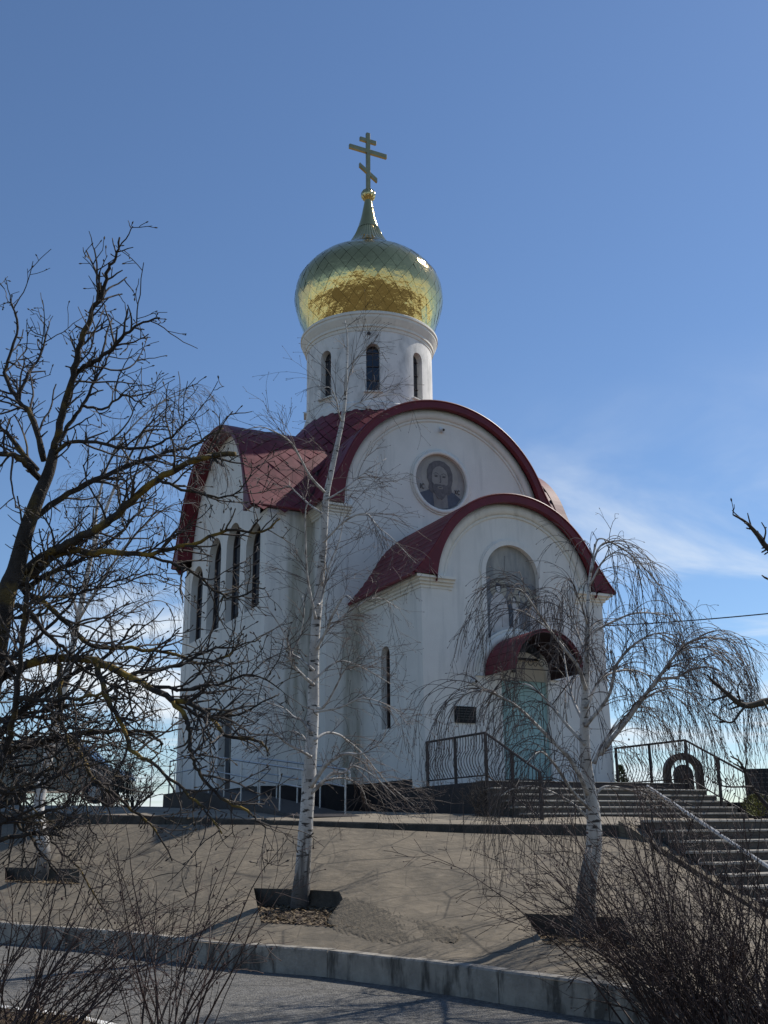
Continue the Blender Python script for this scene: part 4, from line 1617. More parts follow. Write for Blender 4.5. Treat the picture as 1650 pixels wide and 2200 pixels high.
# ------------------------------------------------------------------ porch, stairs, railings, ramp
PX0, PX1, PY = -2.74, 2.80, -2.62
NS, RIS, TRD = 6, 0.134, 0.30
stairs = thing('porch_stairs', (0, -2.2, -0.86), 'broad grey concrete steps rising to the church door', 'stairs')
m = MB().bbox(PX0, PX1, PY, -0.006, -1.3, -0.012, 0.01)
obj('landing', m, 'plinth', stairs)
for k in range(1, NS):
    y1 = PY - (k - 1) * TRD
    z = -0.012 - k * RIS
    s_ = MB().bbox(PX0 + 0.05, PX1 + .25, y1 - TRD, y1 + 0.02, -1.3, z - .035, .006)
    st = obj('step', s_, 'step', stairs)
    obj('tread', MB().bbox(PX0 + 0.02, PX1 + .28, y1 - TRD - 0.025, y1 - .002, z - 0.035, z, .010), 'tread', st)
obj('tread', MB().bbox(PX0 - .03, PX1 + .03, PY - .03, PY + .3, -0.0115, 0.004, .004), 'tread', stairs)
low = thing('lower_stairs', (1.2, -8.8, -2.64), 'long flight of grey concrete steps climbing from the court to the plaza', 'stairs')
LX0, LX1, LY = -2.35, 6.5, -7.0
LN, LR, LTR = 10, 0.165, 0.33
zt0 = plaza_z(1, LY) + 0.01
for k in range(LN):
    y1 = LY - k * LTR
    z = zt0 - k * LR
    if z < -2.62:
        break
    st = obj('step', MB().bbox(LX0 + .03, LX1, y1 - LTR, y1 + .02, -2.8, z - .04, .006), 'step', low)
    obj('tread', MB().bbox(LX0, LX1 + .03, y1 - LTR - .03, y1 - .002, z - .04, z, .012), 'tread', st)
obj('cheek_wall', MB().add([(LX0 - .22, LY + .3, zt0), (LX0 - .02, LY + .3, zt0), (LX0 - .02, LY - 3.6, -2.5), (LX0 - .22, LY - 3.6, -2.5), (LX0 - .22, LY + .3, -2.8), (LX0 - .02, LY + .3, -2.8), (LX0 - .02, LY - 3.6, -2.8), (LX0 - .22, LY - 3.6, -2.8)],
                           [(0, 1, 2, 3), (4, 7, 6, 5), (0, 4, 5, 1), (1, 5, 6, 2), (2, 6, 7, 3), (3, 7, 4, 0)]), 'slope', low)


def baluster_mesh(h, bulge):
    pts = []
    for i in range(15):
        t = i / 14
        b = 0.0
        if t < 0.66:
            b = bulge * math.sin(PI * (t / 0.66) ** 1.15)
        elif t < 0.76:
            b = -0.022 * math.sin(PI * (t - .66) / .10)
        pts.append((b, 0, t * h))
    return MB().tube(pts, 0.0085, 5).mesh('baluster', 'iron')


BAL = {-1: baluster_mesh(0.84, -0.13), 1: baluster_mesh(0.84, 0.13)}


def railing(x, side, label):
    r = thing('iron_railing', (x, -1.5, 0), label, 'railing', None)
    yA, yB, yC_ = -0.12, PY - .06, PY - .06 - 1.95
    zE = -0.92
    seg = lambda y: 0.0 if y >= yB else zE * (yB - y) / (yB - yC_)
    obj('top_rail', MB().tube([(x, yA + .04, .98), (x, yB, .98), (x, yC_, .98 + zE)], 0.026, 8), 'iron', r)
    obj('bottom_rail', MB().tube([(x, yA, .11), (x, yB, .11), (x, yC_, .11 + zE)], 0.017, 6), 'iron', r)
    for y in (yA, (yA + yB) / 2, yB, (yB + yC_) / 2, yC_ + .03):
        z0 = seg(y)
        foot = 0 if y > PY else (-.012 - RIS * (1 + int((PY - y) / TRD)) if y > PY - TRD * (NS - 1) else plaza_z(x, y))
        obj('post', MB().bbox(x - .028, x + .028, y - .028, y + .028, foot - .02, z0 + .975, .004), 'iron', r)
    for i in range(1, 22):
        y = yA + (yB - yA) * i / 22
        if abs(y - (yA + yB) / 2) < .04:
            continue
        inst('baluster', BAL[side], r, (x, y, .125))
    for i in range(1, 15):
        y = yB + (yC_ - yB) * i / 15
        if abs(y - (yB + yC_) / 2) < .04:
            continue
        inst('baluster', BAL[side], r, (x, y, .125 + seg(y)))
    return r


railing(-2.71, -1, 'black wrought-iron railing with bellied bars on the left of the church porch')
railing(2.76, 1, 'black wrought-iron railing with bellied bars on the right of the church porch')
hr = thing('lower_handrail', (-1.7, -8, -1.6), 'pale worn handrail on thin posts slanting down the lower stairs', 'handrail')
h0, h1 = (-1.7, -6.5, -0.27), (-1.7, -9.8, -1.90)
obj('top_rail', MB().tube([h0, h1], 0.034, 8), 'pale_rail', hr)
obj('middle_rail', MB().tube([(h0[0], h0[1], h0[2] - .4), (h1[0], h1[1], h1[2] - .4)], 0.016, 6), 'iron', hr)
for t in (0.02, .33, .66, .98):
    p = [h0[i] * (1 - t) + h1[i] * t for i in range(3)]
    k = max(0, int((LY - p[1]) / LTR))
    obj('post', MB().bar((p[0], p[1], (zt0 - k * LR if p[1] < LY else plaza_z(p[0], p[1])) - .03), tuple(p), 0.02, 8), 'iron', hr)

# access ramp with tubular rails along the left side
ramp = thing('access_ramp', (-5.9, 2.5, -0.6), 'dark concrete access ramp rising to the side door', 'ramp')
rz = lambda y: np.interp(y, [-1.8, 5.6, 8.6], [plaza_z(-5.9, -1.8) + .02, 0.10, 0.10])
m = MB()
for xa, xb in ((-6.55, -5.16),):
    ys = [-1.8, 5.6, 8.6]
    for y in ys:
        m.v += [(xa, y, rz(y)), (xb, y, rz(y)), (xb, y, -1.1), (xa, y, -1.1)]
    for i in range(2):
        for k in range(4):
            k2 = (k + 1) % 4
            m.f.append((i * 4 + k, i * 4 + k2, (i + 1) * 4 + k2, (i + 1) * 4 + k))
    m.f += [(0, 1, 2, 3), (11, 10, 9, 8)]
obj('ramp_slab', m, 'plinth', ramp)
for x, y0, nm in ((-6.45, -1.7, 'outer'), (-5.28, -1.2, 'inner')):
    rl = thing('ramp_railing', (x, 2, 0), 'grey tubular two-bar %s handrail of the side ramp' % nm, 'handrail')
    y1 = 8.4 if nm == 'outer' else 4.2
    yk = [y for y in (y0, 5.6, y1) if y <= y1]
    for h, rr in ((0.9, .024), (0.55, .018)):
        pts = [(x, y, rz(y) + h) for y in yk]
        if h == .9:
            pts = [(x, y0 - .22, rz(y0) + .62), (x, y0 - .22, rz(y0) + .84)] + pts
        obj('top_rail' if h > .8 else 'middle_rail', MB().tube(pts, rr, 8), 'rail', rl)
    n = int((y1 - y0) / 1.15)
    for k in range(n + 1):
        y = y0 + (y1 - y0) * k / n
        obj('post', MB().bar((x, y, rz(y) - .02), (x, y, rz(y) + .9), .019, 8), 'rail', rl)
# low fence further back on the left
fe = thing('wire_fence', tuple(atd(330, 1745, 36)), 'thin wire fence on slim posts behind the left corner of the church', 'fence')
fp = [atd(u, v, d) for u, v, d in ((250, 1738, 38), (322, 1738, 37), (372, 1738, 36))]
for p in fp:
    z = plaza_z(p[0], p[1])
    obj('post', MB().bar((p[0], p[1], z - .03), (p[0], p[1], z + 1.5), .022, 6), 'rail', fe)
for h in (.45, .75, 1.05, 1.42):
    obj('wire', MB().tube([(p[0], p[1], plaza_z(p[0], p[1]) + h) for p in fp], .008, 5), 'rail', fe)

# ------------------------------------------------------------------ parked van, monuments, cable
def rest_z(p):
    return plaza_z(p[0], p[1])


def van():
    c = atd(112, 1735, 33)
    z0 = rest_z(c)
    c[2] = z0
    root = thing('parked_van', tuple(c), 'dark grey van parked behind the bare trees left of the church', 'van')
    ax = Vector((RT[0], RT[1], 0)).normalized()      # nose to the right
    ay = Vector((-ax.y, ax.x, 0))
    W = 0.9

    def fn(a, b, d):
        q = Vector(c) + ax * a + ay * d
        return (q.x, q.y, z0 + b)

    def wheel_arc(cx, r=.40):
        return [(cx + r * math.cos(R(a)), .33 + r * math.sin(R(a))) for a in range(170, 9, -20)]
    side = [(-2.3, .30)] + [(-2.3, 1.0), (-2.2, 1.75), (-1.9, 1.95), (0.5, 1.97), (0.9, 1.88), (1.55, 1.22), (2.25, 1.02), (2.4, .75), (2.38, .32)]
    low_ = [(x, z) for x, z in reversed(wheel_arc(1.55))] + [(x, z) for x, z in reversed(wheel_arc(-1.5))]
    poly = side + [p for p in low_]
    body = obj('body', MB().prism(poly, fn, -W, W), 'car', root)
    for s in (-1, 1):
        for (a, b) in ((-1.9, -.95), (-.85, .05)):
            obj('window', MB().prism([(a, 1.22), (b, 1.22), (b, 1.78), (a + .06, 1.78)], fn, s * W - .01 * (s < 0), s * W + .01), 'glass', root)
        obj('window', MB().prism([(.15, 1.22), (1.3, 1.22), (.8, 1.78), (.15, 1.78)], fn, s * W - .01, s * W + .01), 'glass', root)
        for wx in (1.55, -1.5):
            ty = MB()
            ctr = Vector(fn(wx, .33, s * (W - .12)))
            ty.tube([ctr - ay * .11, ctr + ay * .11], .33, 24)
            w_ = obj('wheel', ty, 'rubber', root)
            rm = MB()
            rm.tube([ctr - ay * .115, ctr + ay * .115], .2, 16)
            obj('rim', rm, 'rim', w_)
    obj('windscreen', MB().add([fn(.93, 1.86, -.75), fn(.93, 1.86, .75), fn(1.56, 1.25, .8), fn(1.56, 1.25, -.8)], [(0, 1, 2, 3)]), 'glass', root)
    for s in (-1, 1):
        obj('headlight', MB().prism([(2.2, .78), (2.41, .74), (2.3, 1.0)], fn, s * .6 - .12, s * .6 + .12), 'white_metal', root)
    obj('bumper', MB().prism([(2.3, .34), (2.46, .36), (2.46, .58), (2.3, .6)], fn, -W + .02, W - .02), 'black', root)


van()


def facing(c, turn=0.0):
    f = Vector((CAM[0] - c[0], CAM[1] - c[1], 0)).normalized()
    f = Matrix.Rotation(turn, 3, 'Z') @ f
    return f, Vector((-f.y, f.x, 0))


def plane_fn(c, turn=0.0):
    f, s = facing(c, turn)

    def fn(a, b, d):
        q = Vector(c) + s * a + f * d
        return (q.x, q.y, c[2] + b)
    return fn


c = atd(1473, 1720, 33)
c[2] = rest_z(c)
am = thing('arched_memorial', tuple(c), 'dark granite memorial arch with a rounded stone standing inside it', 'monument')
fn = plane_fn(c, 0.3)
m = MB()
hs = 1.30
ring_band(m, 0, hs, .42, .62, 0, 180, fn, -.15, .15, 24)
for s in (-1, 1):
    a0, a1 = sorted((s * .42, s * .62))
    m.prism([(a0, .0), (a1, .0), (a1, hs), (a0, hs)], fn, -.15, .15)
obj('arch', m, 'granite', am)
obj('memorial_stone', MB().prism(arch_poly(0, 0.0, 1.25, .31, 12), fn, -.06, .06), 'monument', am)
obj('base', MB().prism([(-.8, -.03), (.8, -.03), (.8, .12), (-.8, .12)], fn, -.35, .35), 'granite', am)
c = atd(1668, 1745, 24)
c[2] = rest_z(c)
sm = thing('granite_slab', tuple(c), 'tall polished black granite memorial slab at the right edge', 'monument')
fn = plane_fn(c, 0.15)
obj('slab', MB().prism([(-.62, .16), (.62, .16), (.62, 1.12), (-.62, 1.12)], fn, -.06, .06), 'monument', sm)
obj('base', MB().prism([(-.95, -.02), (.95, -.02), (.95, .16), (-.95, .16)], fn, -.22, .22), 'granite', sm)
m = MB()
for k in range(6):
    x = -.45
    while x < .4:
        L = random.uniform(.05, .16)
        m.prism([(x, 1.0 - k * .1), (min(x + L, .5), 1.0 - k * .1), (min(x + L, .5), 1.018 - k * .1), (x, 1.018 - k * .1)], fn, .059, .063)
        x += L + .04
obj('engraved_lines', m, 'letter', sm)
for (u, w, lab) in ((1568, .28, 'low dark stone block just left of the black granite slab'), (1598, .16, 'small dark stone block beside the foot of the black granite slab')):
    c = atd(u, 1745, 24.5)
    c[2] = rest_z(c)
    b = thing('stone_block', tuple(c), lab, 'stone block')
    fn = plane_fn(c, .1)
    obj('block', MB().prism([(-w, -.02), (w, -.02), (w, .26), (w * .9, .30), (-w * .9, .30), (-w, .26)], fn, -.15, .15), 'granite', b)
    obj('cap', MB().prism([(-w - .03, .301), (w + .03, .301), (w + .03, .34), (-w - .03, .34)], fn, -.18, .18), 'monument', b)


def shrub(name, c, h, rad, material, label, cat, n=1500, cone=True, leaf=.05):
    root = thing(name, tuple(c), label, cat)
    obj('trunk', MB().tube([(c[0], c[1], c[2] - .05), (c[0], c[1], c[2] + h * .7)], [.04, .015], 6), 'twig_dark', root)
    m = MB()
    for _ in range(n):
        t = random.random()
        rr = rad * ((1 - t) ** .8 + .06 if cone else math.sqrt(max(0, 1 - (2 * t - 1) ** 2)) + .05) * random.uniform(.55, 1.06) ** .5
        a = random.uniform(0, 6.28)
        p = Vector((c[0] + rr * math.cos(a), c[1] + rr * math.sin(a), c[2] + .05 + h * t))
        d1 = Vector((math.cos(a), math.sin(a), random.uniform(.3, 1.6))).normalized() * leaf * random.uniform(.7, 1.6)
        d2 = Vector((-math.sin(a), math.cos(a), random.uniform(-.5, .5))) * leaf * .3
        m.add([p - d2, p + d2, p + d1], [(0, 1, 2)])
    obj('crown', m, material, root)


c = atd(1338, 1720, 36)
c[2] = rest_z(c)
shrub('juniper', c, 1.55, .45, 'conifer', 'small dark conical juniper behind the porch railing', 'shrub', leaf=.09)
c = atd(1632, 1760, 21.5)
c[2] = rest_z(c)
shrub('golden_shrub', c, .42, .3, 'golden_juniper', 'low golden-green shrub before the black granite slab', 'shrub', n=900, cone=False, leaf=.05)
# overhead cable
ca, cb = atd(1290, 1345, 60), atd(2100, 1262, 45)
pts = []
for i in range(25):
    t = i / 24
    p = ca * (1 - t) + cb * t
    p[2] -= 0.8 * 4 * t * (1 - t) * .3
    pts.append(p)
cab = thing('overhead_cable', tuple(ca), 'thin overhead cable crossing the sky right of the church', 'cable')
obj('wire', MB().tube(pts, 0.032, 5), 'black', cab)
for p, nm in ((ca, 'near'), (cb, 'far')):
    m = MB().tube([(p[0], p[1], plaza_z(p[0], p[1]) - .3 if p[1] < 60 else -1), (p[0], p[1], p[2] + .5)], [.13, .09], 10)
    obj('pole', m, 'kerb', cab)
# ------------------------------------------------------------------ trees and bushes
rnd = random.Random(21)


def nv(v):
    return v / (np.linalg.norm(v) + 1e-9)


def rvec():
    v = np.array([rnd.gauss(0, 1), rnd.gauss(0, 1), rnd.gauss(0, 1)])
    return nv(v)


def px_path(pts, d0, d1, n=4):
    """picture polyline at a depth that runs from d0 to d1, smoothed"""
    m = len(pts)
    P = np.array([atd(u, v, d0 + (d1 - d0) * i / max(1, m - 1)) for i, (u, v) in enumerate(pts)])
    return smooth_poly(P, n) if m > 2 else np.linspace(P[0], P[1], n + 1)


def taper(n, r0, r1, knob=0.0):
    r = np.linspace(r0, r1, n)
    if knob:
        r = r * (1 + knob * np.array([rnd.uniform(-1, 1) for _ in range(n)]))
    return r


def shoot(mb, p, d, L, r, style, level):
    """one twig and its side twigs"""
    S = style
    n = max(3, int(L / S['seg']) + 1)
    pts = [np.array(p, float)]
    d = nv(np.array(d, float))
    step = L / n
    for i in range(n):
        d = nv(d + rvec() * S['wob'] + np.array([0, 0, S['grav']]) * (step / 0.1) * (0.5 + i / n))
        pts.append(pts[-1] + d * step)
    pts = np.array(pts)
    mb.tube(pts, taper(n + 1, r, max(r * S['tip'], S['rmin'])), 4 if r > .008 else 3, cap=level == 0)
    if level <= 0:
        if S.get('bud'):
            q = pts[-1]
            mb.tube([q - d * .01, q + d * S['bud'] * .6, q + d * S['bud'] * 1.6], [S['rmin'], S['rmin'] * 2.4, S['rmin'] * .6], 4)
        return
    k = L * S['dens'][level]
    cnt = int(k) + (rnd.random() < k - int(k))
    for _ in range(cnt):
        t = rnd.uniform(S['from'], 1.0)
        x = t * n
        i = min(int(x), n - 1)
        q = pts[i] * (1 - (x - i)) + pts[i + 1] * (x - i)
        dd = nv(pts[i + 1] - pts[i])
        side = np.cross(dd, rvec())
        side = nv(side)
        ang = rnd.uniform(*S['ang'])
        nd = dd * math.cos(ang) + side * math.sin(ang)
        shoot(mb, q, nd, L * rnd.uniform(*S['ratio']) if level > 1 else rnd.uniform(*S['last']), max(r * .6, S['rmin']), S, level - 1)


def sprout(mb, path, rad, per_m, style, level, lens, t0=0.1, up=0.0, ang=(0.5, 1.2)):
    """side shoots along a limb"""
    L = np.concatenate([[0], np.cumsum(np.linalg.norm(np.diff(path, axis=0), axis=1))])
    cnt = int(L[-1] * per_m)
    for k in range(cnt):
        d = L[-1] * rnd.uniform(t0, 1.0)
        i = int(np.clip(np.searchsorted(L, d) - 1, 0, len(path) - 2))
        t = (d - L[i]) / (L[i + 1] - L[i] + 1e-9)
        q = path[i] * (1 - t) + path[i + 1] * t
        dd = nv(path[i + 1] - path[i])
        side = nv(np.cross(dd, rvec()) + np.array([0, 0, up]))
        a = rnd.uniform(*ang)
        nd = dd * math.cos(a) + side * math.sin(a)
        f = 1 - 0.55 * d / L[-1]
        shoot(mb, q, nd, rnd.uniform(*lens) * (0.55 + 0.45 * f), min(style['r'], rad[i] * .7), style, level)


KNOB = dict(seg=.07, wob=.24, grav=.035, tip=.55, rmin=.0032, dens=(0, 6.5, 6.0), ang=(.5, 1.25), ratio=(.3, .6), last=(.03, .11), r=.0105, bud=.014, **{'from': .12})
WEEP = dict(seg=.09, wob=.055, grav=-.34, tip=.4, rmin=.0020, dens=(0, 5.0, 4.2), ang=(.25, .6), ratio=(.4, .7), last=(.08, .24), r=.006, bud=.010, **{'from': .15})
FINE = dict(seg=.09, wob=.12, grav=-.055, tip=.4, rmin=.0021, dens=(0, 6.5, 5.5), ang=(.3, .85), ratio=(.35, .65), last=(.08, .26), r=.006, bud=.008, **{'from': .15})
BUSH = dict(seg=.09, wob=.15, grav=-.008, tip=.45, rmin=.0021, dens=(0, 6.0, 4.0), ang=(.45, 1.1), ratio=(.35, .65), last=(.03, .16), r=.0048, bud=.006, **{'from': .2})


def tree(name, label, base, trunk_path, tr, limbs, twigs, mats, group=None, trunk_sides=12):
    root = thing(name, tuple(base), label, 'tree', group)
    obj('trunk', MB().tube(trunk_path, tr, trunk_sides), mats[0], root, True)
    for k, (path, rad) in enumerate(limbs):
        obj('limb', MB().tube(path, rad, 7), mats[3] if len(mats) > 3 and k in mats[4] else mats[1], root, True)
    obj('crown', twigs, mats[2], root)
    return root


# --- the big lichened tree at the left, on the near verge
D = 9.2
tk_px = [(-210, 2330), (-150, 2050), (-80, 1760), (-25, 1500), (11, 1288), (34, 1224), (56, 1141), (83, 1066), (105, 1014), (116, 968)]
tr_p = px_path(tk_px, D - .5, D, 4)
gb = atz(-210, 2330, GZ)
tr_p[0] = np.array([tr_p[0][0], tr_p[0][1], GZ - .05])
tr_r = 0.60 * np.concatenate([np.linspace(.20, .135, len(tr_p) // 2), np.linspace(.132, .072, len(tr_p) - len(tr_p) // 2)])
L_PX = [
    ([(116, 968), (128, 908), (150, 837), (162, 781), (180, 720), (199, 668), (222, 623), (233, 578), (248, 555), (257, 510)], 0, -.2, .044, .008),
    ([(162, 800), (203, 778), (240, 750), (270, 717), (300, 698), (343, 683)], 0, -.5, .030, .007),
    ([(124, 950), (150, 910), (177, 870), (203, 818), (230, 772), (240, 735)], .1, .5, .026, .006),
    ([(94, 990), (75, 905), (41, 860), (11, 811), (22, 766), (38, 705), (22, 642)], 0, .4, .036, .007),
    ([(41, 860), (60, 800), (85, 770), (100, 720), (105, 690)], .2, .7, .02, .005),
    ([(88, 1030), (56, 995), (19, 976), (-40, 970), (-90, 930)], 0, -.6, .04, .012),
    ([(80, 1010), (30, 950), (0, 912), (-40, 860)], .1, .3, .03, .008),
    ([(112, 975), (150, 950), (225, 953), (278, 965), (338, 957), (376, 931), (400, 905)], 0, -.8, .024, .006),
    ([(177, 870), (220, 880), (262, 850), (300, 862), (330, 840)], .2, .5, .016, .005),
    ([(49, 1232), (105, 1190), (162, 1160), (225, 1126), (282, 1077), (338, 1029), (395, 1002), (443, 980), (505, 976)], 0, -.9, .052, .022),
    ([(68, 1119), (150, 1059), (225, 1021), (319, 987), (368, 969), (413, 961), (445, 938), (480, 920)], 0, .7, .036, .006),
    ([(338, 1029), (390, 1050), (430, 1058), (470, 1068), (505, 1060), (540, 1020)], -.6, -.8, .016, .005),
    ([(45, 1260), (90, 1215), (143, 1183), (207, 1187), (263, 1187), (319, 1194), (361, 1179), (413, 1168), (489, 1141), (564, 1145), (601, 1115)], 0, -.5, .044, .007),
    ([(319, 1194), (380, 1215), (430, 1240), (470, 1275), (505, 1285), (550, 1265), (570, 1262)], -.2, -.6, .018, .005),
    ([(53, 1262), (113, 1228), (188, 1194), (240, 1160), (290, 1110), (320, 1080)], .1, .8, .034, .008),
    ([(30, 1250), (56, 1273), (101, 1299), (162, 1355), (203, 1389), (282, 1393), (376, 1408), (440, 1425), (500, 1400), (520, 1360)], 0, -.3, .036, .006),
    ([(-60, 1480), (0, 1453), (56, 1427), (124, 1412), (203, 1419), (263, 1449), (319, 1475), (368, 1502), (432, 1521), (481, 1577), (549, 1588), (575, 1615)], -.1, -1.1, .058, .008),
    ([(210, 1428), (225, 1490), (256, 1543), (282, 1611), (327, 1641), (380, 1686), (432, 1735), (477, 1791)], -.5, -1.4, .03, .006),
    ([(371, 1507), (398, 1540), (405, 1564), (411, 1609), (415, 1636), (431, 1664), (476, 1713), (529, 1742), (553, 1764), (571, 1778)], -.8, -1.4, .026, .006),
    ([(-90, 1660), (0, 1622), (75, 1596), (139, 1581), (207, 1573), (263, 1569), (323, 1577), (350, 1600)], 0, .4, .046, .012),
    ([(143, 1581), (169, 1618), (203, 1675), (240, 1701), (286, 1742), (331, 1780), (370, 1850)], .1, -.6, .030, .006),
    ([(-70, 1640), (0, 1573), (38, 1536), (90, 1490), (120, 1468), (177, 1438), (240, 1400), (290, 1340)], -.2, .6, .05, .01),
    ([(-10, 1680), (15, 1603), (34, 1513), (45, 1400), (56, 1306), (60, 1240)], -.6, -.9, .036, .014),
    ([(124, 1412), (130, 1480), (128, 1540), (150, 1610), (160, 1660)], -.3, -.7, .026, .008),
    ([(263, 1449), (330, 1440), (400, 1425), (450, 1395), (510, 1390), (560, 1370)], -.5, -.2, .022, .005),
    ([(319, 1475), (400, 1480), (470, 1470), (540, 1450), (600, 1480)], -.6, -1.0, .020, .005),
    ([(368, 1502), (440, 1540), (520, 1530), (580, 1500), (600, 1490)], -.7, -.4, .016, .005),
    ([(-80, 1560), (-20, 1480), (20, 1420), (80, 1370), (150, 1300), (180, 1250)], .3, 1.0, .04, .008),
    ([(-120, 1750), (-40, 1740), (30, 1720), (90, 1660), (150, 1640), (200, 1600)], .2, .9, .04, .008),
    ([(-60, 1830), (20, 1800), (80, 1790), (140, 1800)], -.4, -.9, .03, .008),
]
for k in range(18):
    u0, v0 = rnd.uniform(-90, 60), rnd.uniform(1230, 1780)
    q = [(u0, v0)]
    an, n_ = rnd.uniform(-.55, .5), rnd.randint(5, 8)
    for j in range(n_):
        an += rnd.gauss(0, .22) + (.05 if v0 > 1500 else -.02)
        q.append((q[-1][0] + 46 * math.cos(an), q[-1][1] + 46 * math.sin(an)))
    a_ = rnd.uniform(-.9, 1.0)
    L_PX.append((q, a_, a_ + rnd.uniform(-.6, .6), rnd.uniform(.014, .03), .005))
limbs, tw = [], MB()
for pts, a, b, r0, r1 in L_PX:
    p = px_path(pts, D + a, D + b, 4)
    p[1:-1] += np.array([rvec() * .012 for _ in range(len(p) - 2)])
    rad = taper(len(p), r0 * .82, r1, .10)
    limbs.append((p, rad))
    sprout(tw, p, rad, 10.5, KNOB, 2, (.16, .70), .06, up=.25)
    sprout(tw, p, rad, 10.0, KNOB, 0, (.03, .09), .05, ang=(.9, 1.5))
sprout(tw, tr_p, tr_r, 3.0, KNOB, 2, (.2, .6), .3)
tree('lichened_tree', 'large dark bare tree with yellow-lichened knobbly branches at the left', (gb[0], gb[1], GZ), tr_p, tr_r, limbs, tw, ('bark', 'bark', 'twig_dark', 'bark_lichen', (9, 12, 15, 16, 17, 18, 20, 23)))

# --- tree just outside the right edge: only its branch ends show
limbs, tw = [], MB()
D = 8.6
tb = atd(2010, 2330, D)
tp = np.array([(tb[0], tb[1], GZ - .05)] + [atd(u, v, D) for u, v in ((1990, 2050), (1960, 1800), (1940, 1600), (1930, 1400), (1910, 1200), (1900, 1050), (1892, 900), (1886, 760), (1890, 620))])
tp = smooth_poly(tp, 3)
for pts, a, b, r0, r1 in [
    ([(1935, 1560), (1780, 1520), (1700, 1498), (1650, 1506), (1600, 1516), (1565, 1492), (1530, 1462), (1520, 1450)], 0, -.3, .05, .006),
    ([(1605, 1514), (1590, 1530), (1572, 1552), (1548, 1545), (1530, 1530)], -.2, -.3, .012, .005),
    ([(1590, 1508), (1585, 1480), (1592, 1462)], -.2, -.2, .009, .004),
    ([(1640, 1507), (1660, 1540), (1690, 1570)], -.2, -.4, .012, .005),
    ([(1915, 1260), (1780, 1250), (1690, 1200), (1650, 1178), (1622, 1142), (1600, 1120), (1575, 1106)], 0, -.3, .04, .006),
    ([(1616, 1138), (1610, 1118), (1606, 1102)], -.2, -.2, .008, .004),
    ([(1640, 1165), (1645, 1140), (1636, 1122)], -.2, -.2, .008, .004),
    ([(1780, 1260), (1700, 1260), (1650, 1244), (1637, 1236)], 0, .2, .02, .005),
    ([(1985, 2000), (1800, 1900), (1700, 1800), (1655, 1740), (1615, 1690), (1592, 1640), (1570, 1625)], 0, -.4, .03, .006),
    ([(1600, 1660), (1605, 1630)], -.4, -.4, .008, .004),
    ([(1615, 1690), (1560, 1690), (1530, 1680)], -.4, -.6, .008, .004),
]:
    p = px_path(pts, D + a, D + b, 4)
    rad = taper(len(p), r0, r1, .1)
    limbs.append((p, rad))
    sprout(tw, p, rad, 5.0, KNOB, 1, (.06, .2), .15, up=.2)
    sprout(tw, p, rad, 7.0, KNOB, 0, (.03, .07), .15, ang=(.9, 1.5))
for k in range(22):
    i = rnd.randint(len(tp) // 4, len(tp) - 2)
    d = nv(np.array([_rt[0], _rt[1], 0]) * rnd.uniform(.25, 1) + np.array([0, 0, rnd.uniform(.1, .9)]) + np.array([FW[0], FW[1], 0]) * rnd.uniform(-.8, .8))
    p = [tp[i]]
    L_ = rnd.uniform(.7, 1.9)
    for j in range(9):
        d = nv(d + rvec() * .16 + np.array([0, 0, .03]))
        p.append(p[-1] + d * L_ / 9)
    p = np.array(p)
    rad = taper(10, rnd.uniform(.025, .05), .006, .1)
    limbs.append((p, rad))
    sprout(tw, p, rad, 7.0, KNOB, 2, (.12, .5), .15, up=.2)
tree('bare_tree', 'dark bare tree beyond the right edge, only thick branch tips showing', (tb[0], tb[1], GZ), tp, taper(len(tp), .15, .014), limbs, tw, ('twig_dark', 'twig_dark', 'twig_dark'))


# --- birches in the pits
def birch(label, base_px, pit, trunk, dep, lean, limbs_px, style, per_m, lens, level=2, r_base=.13, spur=0, top_r=.008, up=0.0, tpow=.85):
    b = pit_at(PITS[pit], *base_px)
    fz = float(b[2])
    d0 = float((b - CAM) @ FW)
    pts = [atd(u, v, d0 + lean * i / len(trunk)) for i, (u, v) in enumerate(trunk)]
    P = np.array([np.array([b[0], b[1], fz - .06])] + pts)
    path = smooth_poly(P, 5)
    n = len(path)
    h = np.concatenate([[0], np.cumsum(np.linalg.norm(np.diff(path, axis=0), axis=1))])
    h /= h[-1]
    rad = (r_base * (1 - h) ** tpow + top_r) * (1 + .30 * np.exp(-h * 26))
    rad *= 1 + .04 * np.array([rnd.uniform(-1, 1) for _ in range(n)])
    limbs, tw = [], MB()
    for q, a, e, r0, r1 in limbs_px:
        p = px_path(q, d0 + a, d0 + e, 4)
        rr = taper(len(p), r0, r1, .06)
        limbs.append((p, rr))
        sprout(tw, p, rr, per_m, style, level, lens, .12, up=up, ang=(.35, .95))
    sprout(tw, path[n // 3:], rad[n // 3:], spur, style, level, lens, .0, up=up, ang=(.7, 1.3))
    return tree('birch', label, (b[0], b[1], fz), path, rad, limbs, tw, ('birch', 'twig_white', 'twig_birch'), 'birches planted in the slope', 14), d0


